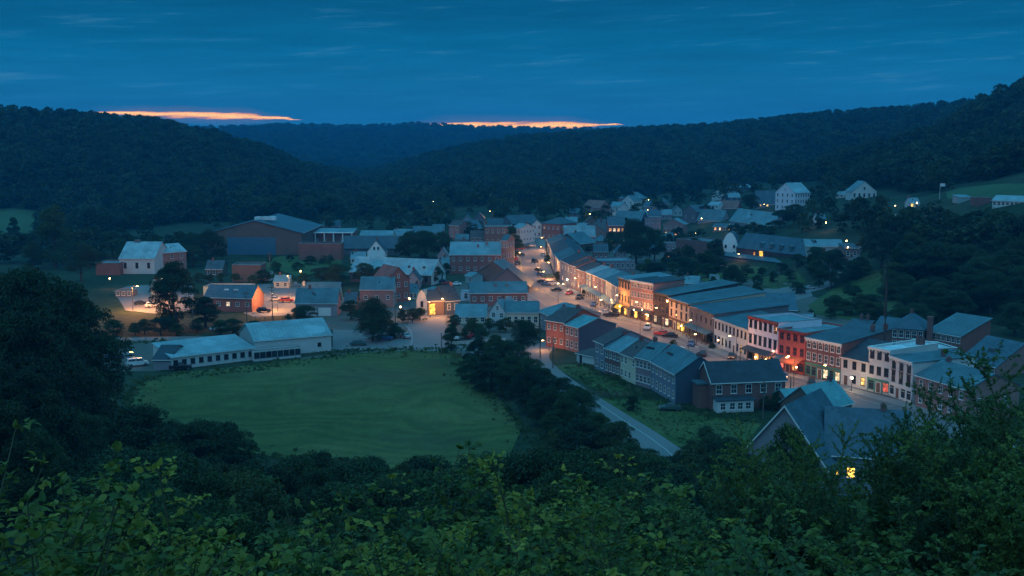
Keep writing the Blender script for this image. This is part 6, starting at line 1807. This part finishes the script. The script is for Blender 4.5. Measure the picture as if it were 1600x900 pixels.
# --- cars
TYRE, RIM = RUB, METAL
CGL = mat('car_glass', (0.012, 0.016, 0.02), 0.06, spec=0.6)
HEAD = mat('headlight_glass', (0.6, 0.6, 0.58), 0.2)
TAIL = mat('tail_light_glass', (0.35, 0.02, 0.02), 0.25)
BEAM = mat('headlight_lit', (1, 0.9, 0.6), 0.3, var=0, emit=((1.0, 0.72, 0.35), 22))
CARM = {}


def car_paint(n, c): return mat('car_paint_' + n, c, 0.28, 0.15, 0.06, 0.5, spec=0.5)


def car_meshes(style):
    if style in CARM: return CARM[style]
    L = {'sedan': 4.5, 'suv': 4.7, 'pickup': 5.3, 'van': 5.2}[style]; w = 0.90
    side = {'sedan': [(0, .32), (0, .62), (.12, .78), (1.05, .92), (3.75, .98), (4.42, .90), (4.5, .60), (4.45, .32)],
            'suv': [(0, .36), (0, .75), (.15, .95), (1.1, 1.05), (4.55, 1.10), (4.7, .90), (4.66, .36)],
            'pickup': [(0, .42), (0, .85), (.15, 1.0), (1.3, 1.10), (5.25, 1.12), (5.3, .9), (5.25, .42)],
            'van': [(0, .36), (0, .85), (.2, 1.05), (.9, 1.20), (5.1, 1.25), (5.2, 1.0), (5.18, .36)]}[style]
    top = {'sedan': [(1.15, .90), (1.95, 1.42), (3.05, 1.45), (3.95, .95)], 'suv': [(1.2, 1.03), (1.85, 1.68), (4.1, 1.72), (4.58, 1.08)],
           'pickup': [(1.4, 1.08), (2.0, 1.74), (3.05, 1.76), (3.25, 1.10)], 'van': [(0.95, 1.18), (1.6, 1.98), (4.95, 2.02), (5.12, 1.22)]}[style]
    def shell(outline, half):
        mb = MB(); n = len(outline); V = []
        for s in (-1, 1):
            for (x, z) in outline: V.append((x, s * half(z), z))
        mb.v = V
        mb.f = [tuple(range(n))[::-1], tuple(range(n, 2 * n))] + [(k, (k + 1) % n, n + (k + 1) % n, n + k) for k in range(n)]
        mb.m = [0] * len(mb.f); return mb
    z1 = max(z for _, z in top)
    zb = min(z for _, z in top)
    bd = shell(side, lambda z: w if z < 0.85 else w - 0.05)
    # roof panel and pillars
    cab = shell([(x, z) for x, z in top], lambda z: w - 0.06 - 0.18 * max(0, z - zb) / (z1 - zb))
    i = len(bd.v); bd.v += cab.v; bd.f += [tuple(i + k for k in f_) for f_ in cab.f]; bd.m += cab.m
    if style == 'pickup':
        pass
    body = bd.mesh('body', car_paint('blank', (0.2, 0.2, 0.2)))
    bm = bmesh.new(); bm.from_mesh(body); bmesh.ops.bevel(bm, geom=bm.edges[:], offset=0.05, segments=2, affect='EDGES', clamp_overlap=True); bm.to_mesh(body); bm.free()
    # glass: slightly proud of the cabin sides, front and rear
    gl_ = MB(); a, b_, c, d = top
    def lerp(p, q, t): return (p[0] + (q[0] - p[0]) * t, p[1] + (q[1] - p[1]) * t)
    def hw(z): return w - 0.06 - 0.18 * max(0, z - zb) / (z1 - zb)
    for (p, q) in ((a, b_), (d, c)):
        p1, q1 = lerp(p, q, 0.14), lerp(p, q, 0.88); o_ = -0.012 if p is a else 0.012
        gl_.poly([(p1[0] + o_, -hw(p1[1]) + 0.10, p1[1] + 0.012), (p1[0] + o_, hw(p1[1]) - 0.10, p1[1] + 0.012), (q1[0] + o_, hw(q1[1]) - 0.10, q1[1] + 0.012), (q1[0] + o_, -hw(q1[1]) + 0.10, q1[1] + 0.012)])
    zl, zh = zb + 0.12 * (z1 - zb) + 0.05, zb + 0.84 * (z1 - zb)
    def xf(z): return a[0] + (b_[0] - a[0]) * (z - a[1]) / (b_[1] - a[1])
    def xr(z): return d[0] + (c[0] - d[0]) * (z - d[1]) / (c[1] - d[1])
    for s in (-1, 1):
        x0l, x0h, x1l, x1h = xf(zl) + 0.15, xf(zh) + 0.12, xr(zl) - 0.18, xr(zh) - 0.15
        xm_l = (x0l + x1l) / 2
        for (l0, h0_, l1, h1) in ((x0l, x0h, xm_l - 0.04, xm_l - 0.04), (xm_l + 0.04, xm_l + 0.04, x1l, x1h)):
            gl_.poly([(l0, s * (hw(zl) + 0.012), zl), (l1, s * (hw(zl) + 0.012), zl), (h1, s * (hw(zh) + 0.012), zh), (h0_, s * (hw(zh) + 0.012), zh)])
    glass_ = gl_.mesh('windows', CGL)
    r = 0.33 if style == 'sedan' else 0.37
    wh = MB(); wh.tube((0, -0.11, 0), (0, 0.11, 0), r, r, 14); tyre = wh.mesh('tyre', TYRE)
    rm = MB(); rm.tube((0, -0.125, 0), (0, 0.125, 0), r * 0.6, r * 0.6, 10); rim = rm.mesh('rim', RIM)
    hl = MB(); hl.box(-0.03, -0.18, -0.08, 0.02, 0.18, 0.08)
    CARM[style] = (body, glass_, tyre, rim, hl.mesh('headlight', HEAD), hl.mesh('headlight', BEAM), hl.mesh('tail_light', TAIL), L, r, w, side)
    return CARM[style]


def car(px, py, ang, paint, style, label, group='cars in town', lit_=False, z=None):
    """ang: heading of the nose in degrees, 0 = towards +x"""
    body, gls, tyre, rim, hl, hll, tl, L, r, w, side = car_meshes(style)
    P = G(px, py, z)
    rz = math.radians(ang) + PI
    off = Vector((math.cos(rz), math.sin(rz), 0)) * (L / 2)
    nm = {'sedan': 'parked_car', 'suv': 'parked_car', 'pickup': 'pickup_truck', 'van': 'parked_van'}[style]
    o = empty(nm, Vector((P.x, P.y, P.z + 0.05)) - off, rz); tag(o, label, {'pickup': 'pickup truck', 'van': 'van'}.get(style, 'car'), group)
    bo = put('body', body, o); bo.material_slots[0].link = 'OBJECT'; bo.material_slots[0].material = paint
    put('windows', gls, o)
    for x in (0.85, L - 0.95):
        for y in (-w + 0.08, w - 0.08):
            t_ = put('wheel', tyre, o, (x, y, r)); put('rim', rim, t_)
    for y in (-w + 0.28, w - 0.28):
        put('headlight', hll if lit_ else hl, o, (-0.005, y, side[1][1] - 0.02)); put('tail_light', tl, o, (L + 0.003, y, side[-3][1] - 0.12))
    if lit_: add_light(o, (-0.6, 0, 0.55), 60, LCOLW, 0.1)
    return o


Pw, Pk, Pr, Pb, Ps, Pg = (car_paint(n, c) for n, c in (('white', (0.75, 0.75, 0.75)), ('black', (0.02, 0.02, 0.022)), ('red', (0.45, 0.03, 0.025)), ('blue', (0.04, 0.09, 0.22)), ('silver', (0.42, 0.43, 0.45)), ('green', (0.05, 0.10, 0.09))))
MS = 'cars on the main street'
car(889, 460, 250, Pr, 'sedan', 'red car parked on the main street near the globe lamp', MS)
car(870, 455, 165, Pk, 'sedan', 'black car with warm lit side parked up from the red car', MS)
car(862, 446, 340, Ps, 'van', 'silver grey van with glowing headlights on the main street', MS, lit_=True)
car(848, 442, 345, Pk, 'sedan', 'small dark car in the middle of the main street', MS)
car(858, 434, 340, Pg, 'suv', 'dark green car parked below the pale grey townhouse', MS)
car(842, 424, 300, Pk, 'sedan', 'dark car under the lamp at the street bend', MS)
car(830, 386, 190, Ps, 'suv', 'silver car at the top of the main street', MS)
car(822, 388, 190, Pk, 'suv', 'black car at the top of the main street beside the silver one', MS)
car(812, 390, 190, Pr, 'sedan', 'red car at the top of the main street', MS)
car(804, 408, 250, Pr, 'suv', 'reddish car parked on the near kerb up the street', MS)
car(808, 414, 250, Pk, 'suv', 'black car parked behind the reddish one up the street', MS)
car(956, 495, 160, Pk, 'pickup', 'black pickup truck parked beside the yellow awning', MS)
car(944, 491, 160, Ps, 'sedan', 'grey car with yellow headlights near the yellow awning', MS, lit_=True)
car(1034, 524, 165, Pr, 'sedan', 'red car parked before the nearly black timber building', MS)
car(1047, 527, 165, Pk, 'sedan', 'dark red lit car behind the red one before the beige building', MS)
car(1143, 560, 255, Pk, 'sedan', 'black car parked before the white building with eight narrow windows', MS)
car(1268, 604, 255, Pk, 'suv', 'black car parked before the dark brick shops', MS)
car(1047, 641, 180, Pg, 'sedan', 'dark green car parked on the grass by the blue grey row house')
car(633, 528, 120, Ps, 'sedan', 'silver car with warm tail glow at the round tree by the cross street')
car(712, 530, 100, Pw, 'suv', 'white car parked by the garden shrubs beside the cross street')
car(733, 528, 80, Pr, 'suv', 'red car standing behind the white one by the garden shrubs')
car(699, 445, 185, Pr, 'sedan', 'red car in the yard behind the dark blue house')
car(712, 446, 185, Pw, 'sedan', 'white car in the yard behind the dark blue house')
car(690, 442, 185, Pk, 'sedan', 'dark car in the yard behind the dark blue house')
car(702, 488, 60, Pw, 'van', 'white van beside the dark blue house at the cross street')
car(412, 488, 20, Pk, 'suv', 'dark car in the warm lit yard')
car(404, 482, 20, Pb, 'sedan', 'blue car in the warm lit yard beside the dark one')
car(395, 512, 10, Ps, 'pickup', 'pale pickup truck by the fence of the warm lit yard')
car(340, 516, 10, Pw, 'sedan', 'white car half hidden by the lower bushy tree')
car(282, 578, 15, Pk, 'pickup', 'dark machine like truck parked at the end of the works wing')
car(215, 572, 30, Pw, 'van', 'white van parked beside the open shed of the works')
car(195, 556, 20, Ps, 'sedan', 'silver car in the works yard')
car(180, 560, 20, Pb, 'sedan', 'blue car in the works yard')
car(1265, 452, 20, Ps, 'sedan', 'silver car on the terrace lot')
car(1312, 428, 60, Pw, 'sedan', 'white car on the hill lane')

# MORE cars along the kerbs
for (px, py, ang, pn, st, lb) in [
    (853, 446, 340, Pb, 'sedan', 'blue car beside the small dark one in the middle of the main street'), (846, 432, 300, Pb, 'suv', 'blue car below the lamp at the street bend'),
    (836, 410, 290, Pk, 'suv', 'black car up the street between the lamps'), (849, 400, 280, Ps, 'sedan', 'silver car at the far kerb under the top lamps'),
    (845, 388, 280, Pk, 'sedan', 'dark car at the head of the street by the square brick block'), (815, 400, 250, Pg, 'sedan', 'dark green car on the near kerb under the dark street trees'),
    (905, 467, 255, Pk, 'suv', 'black car parked before the pink red townhouse'), (928, 478, 255, Pb, 'sedan', 'blue car parked before the townhouse porches'),
    (1012, 515, 255, Ps, 'suv', 'silver car parked before the orange glowing building'), (1080, 540, 255, Pb, 'sedan', 'blue car parked before the dark slate grey porch'),
    (1180, 574, 255, Pg, 'sedan', 'dark green car parked before the lilac building'), (1225, 592, 255, Pb, 'sedan', 'blue car parked before the bright red shop'),
    (1290, 612, 255, Pr, 'sedan', 'red car parked before the dark brick shops'), (1098, 556, 75, Pk, 'sedan', 'black car driving along the lower main street'),
    (430, 470, 10, Ps, 'sedan', 'silver car at the back of the warm lit yard'), (448, 472, 10, Pr, 'suv', 'red car at the back of the warm lit yard'),
    (220, 476, 30, Pk, 'sedan', 'black car in the lot behind the tall feathery tree'), (238, 480, 30, Pw, 'suv', 'white car in the lot behind the tall feathery tree'),
    (600, 532, 5, Pb, 'suv', 'blue car beside the round tree at the lot'), (560, 540, 5, Pg, 'sedan', 'dark green car on the lot near the works')]:
    car(px, py, ang, pn, st, lb, MS if px > 780 else 'cars in town')

# --- fences and a wall
def fence(p0, p1, h, m, label, rail=True):
    A, Bq = G(*p0), G(*p1); L = (Bq.xy - A.xy).length
    o = empty('fence', A, math.atan2(Bq.y - A.y, Bq.x - A.x)); tag(o, label, 'fence')
    n = max(2, int(L / 2.5)); pm = None
    for k in range(n + 1):
        if pm is None:
            mb = MB(); mb.box(-0.06, -0.06, -0.4, 0.06, 0.06, h); pm = mb.mesh('post', m)
        put('post', pm, o, (L * k / n, 0, (Bq.z - A.z) * k / n))
    mb = MB()
    for z in (0.25, h * 0.55, h - 0.12): mb.prism([(-0.03, z), (0.03, z), (0.03, z + 0.1), (-0.03, z + 0.1)], 'x', 0, L)
    mb.v = [(x, y, z + (Bq.z - A.z) * x / max(L, 1e-6)) for x, y, z in mb.v]
    mb.build('rails', m, o)


fence((175, 517), (385, 517), 1.3, WOOD, 'long wooden fence along the road behind the works')
fence((400, 500), (470, 501), 1.2, WOOD, 'wooden fence in front of the warm lit yard')
fence((905, 618), (985, 620), 1.0, WOOD, 'low wooden fence between the lawn and the row houses')
fence((700, 540), (790, 534), 1.0, TRIM, 'white fence along the gardens by the cross street')
fence((1160, 452), (1240, 446), 1.2, WOOD, 'wooden fence round the gravel lot on the terrace')

# ------------------------------------------------------------------ haze
def haze():
    m = bpy.data.materials.new('haze'); m.use_nodes = True
    t = m.node_tree; t.nodes.clear()
    out = t.nodes.new('ShaderNodeOutputMaterial'); v = t.nodes.new('ShaderNodeVolumePrincipled')
    v.inputs['Color'].default_value = (0.03, 0.52, 1.0, 1); v.inputs['Density'].default_value = HAZE_D; v.inputs['Anisotropy'].default_value = 0.0
    t.links.new(v.outputs[0], out.inputs['Volume'])
    mb = MB(); mb.box(-4400, -4400, -3, 4400, 4400, 165)
    tag(mb.build('haze', m), 'thin blue evening haze in the valley air', 'haze', kind='stuff')
    m.cycles.homogeneous_volume = True


HAZE_D = 0.00016
haze()
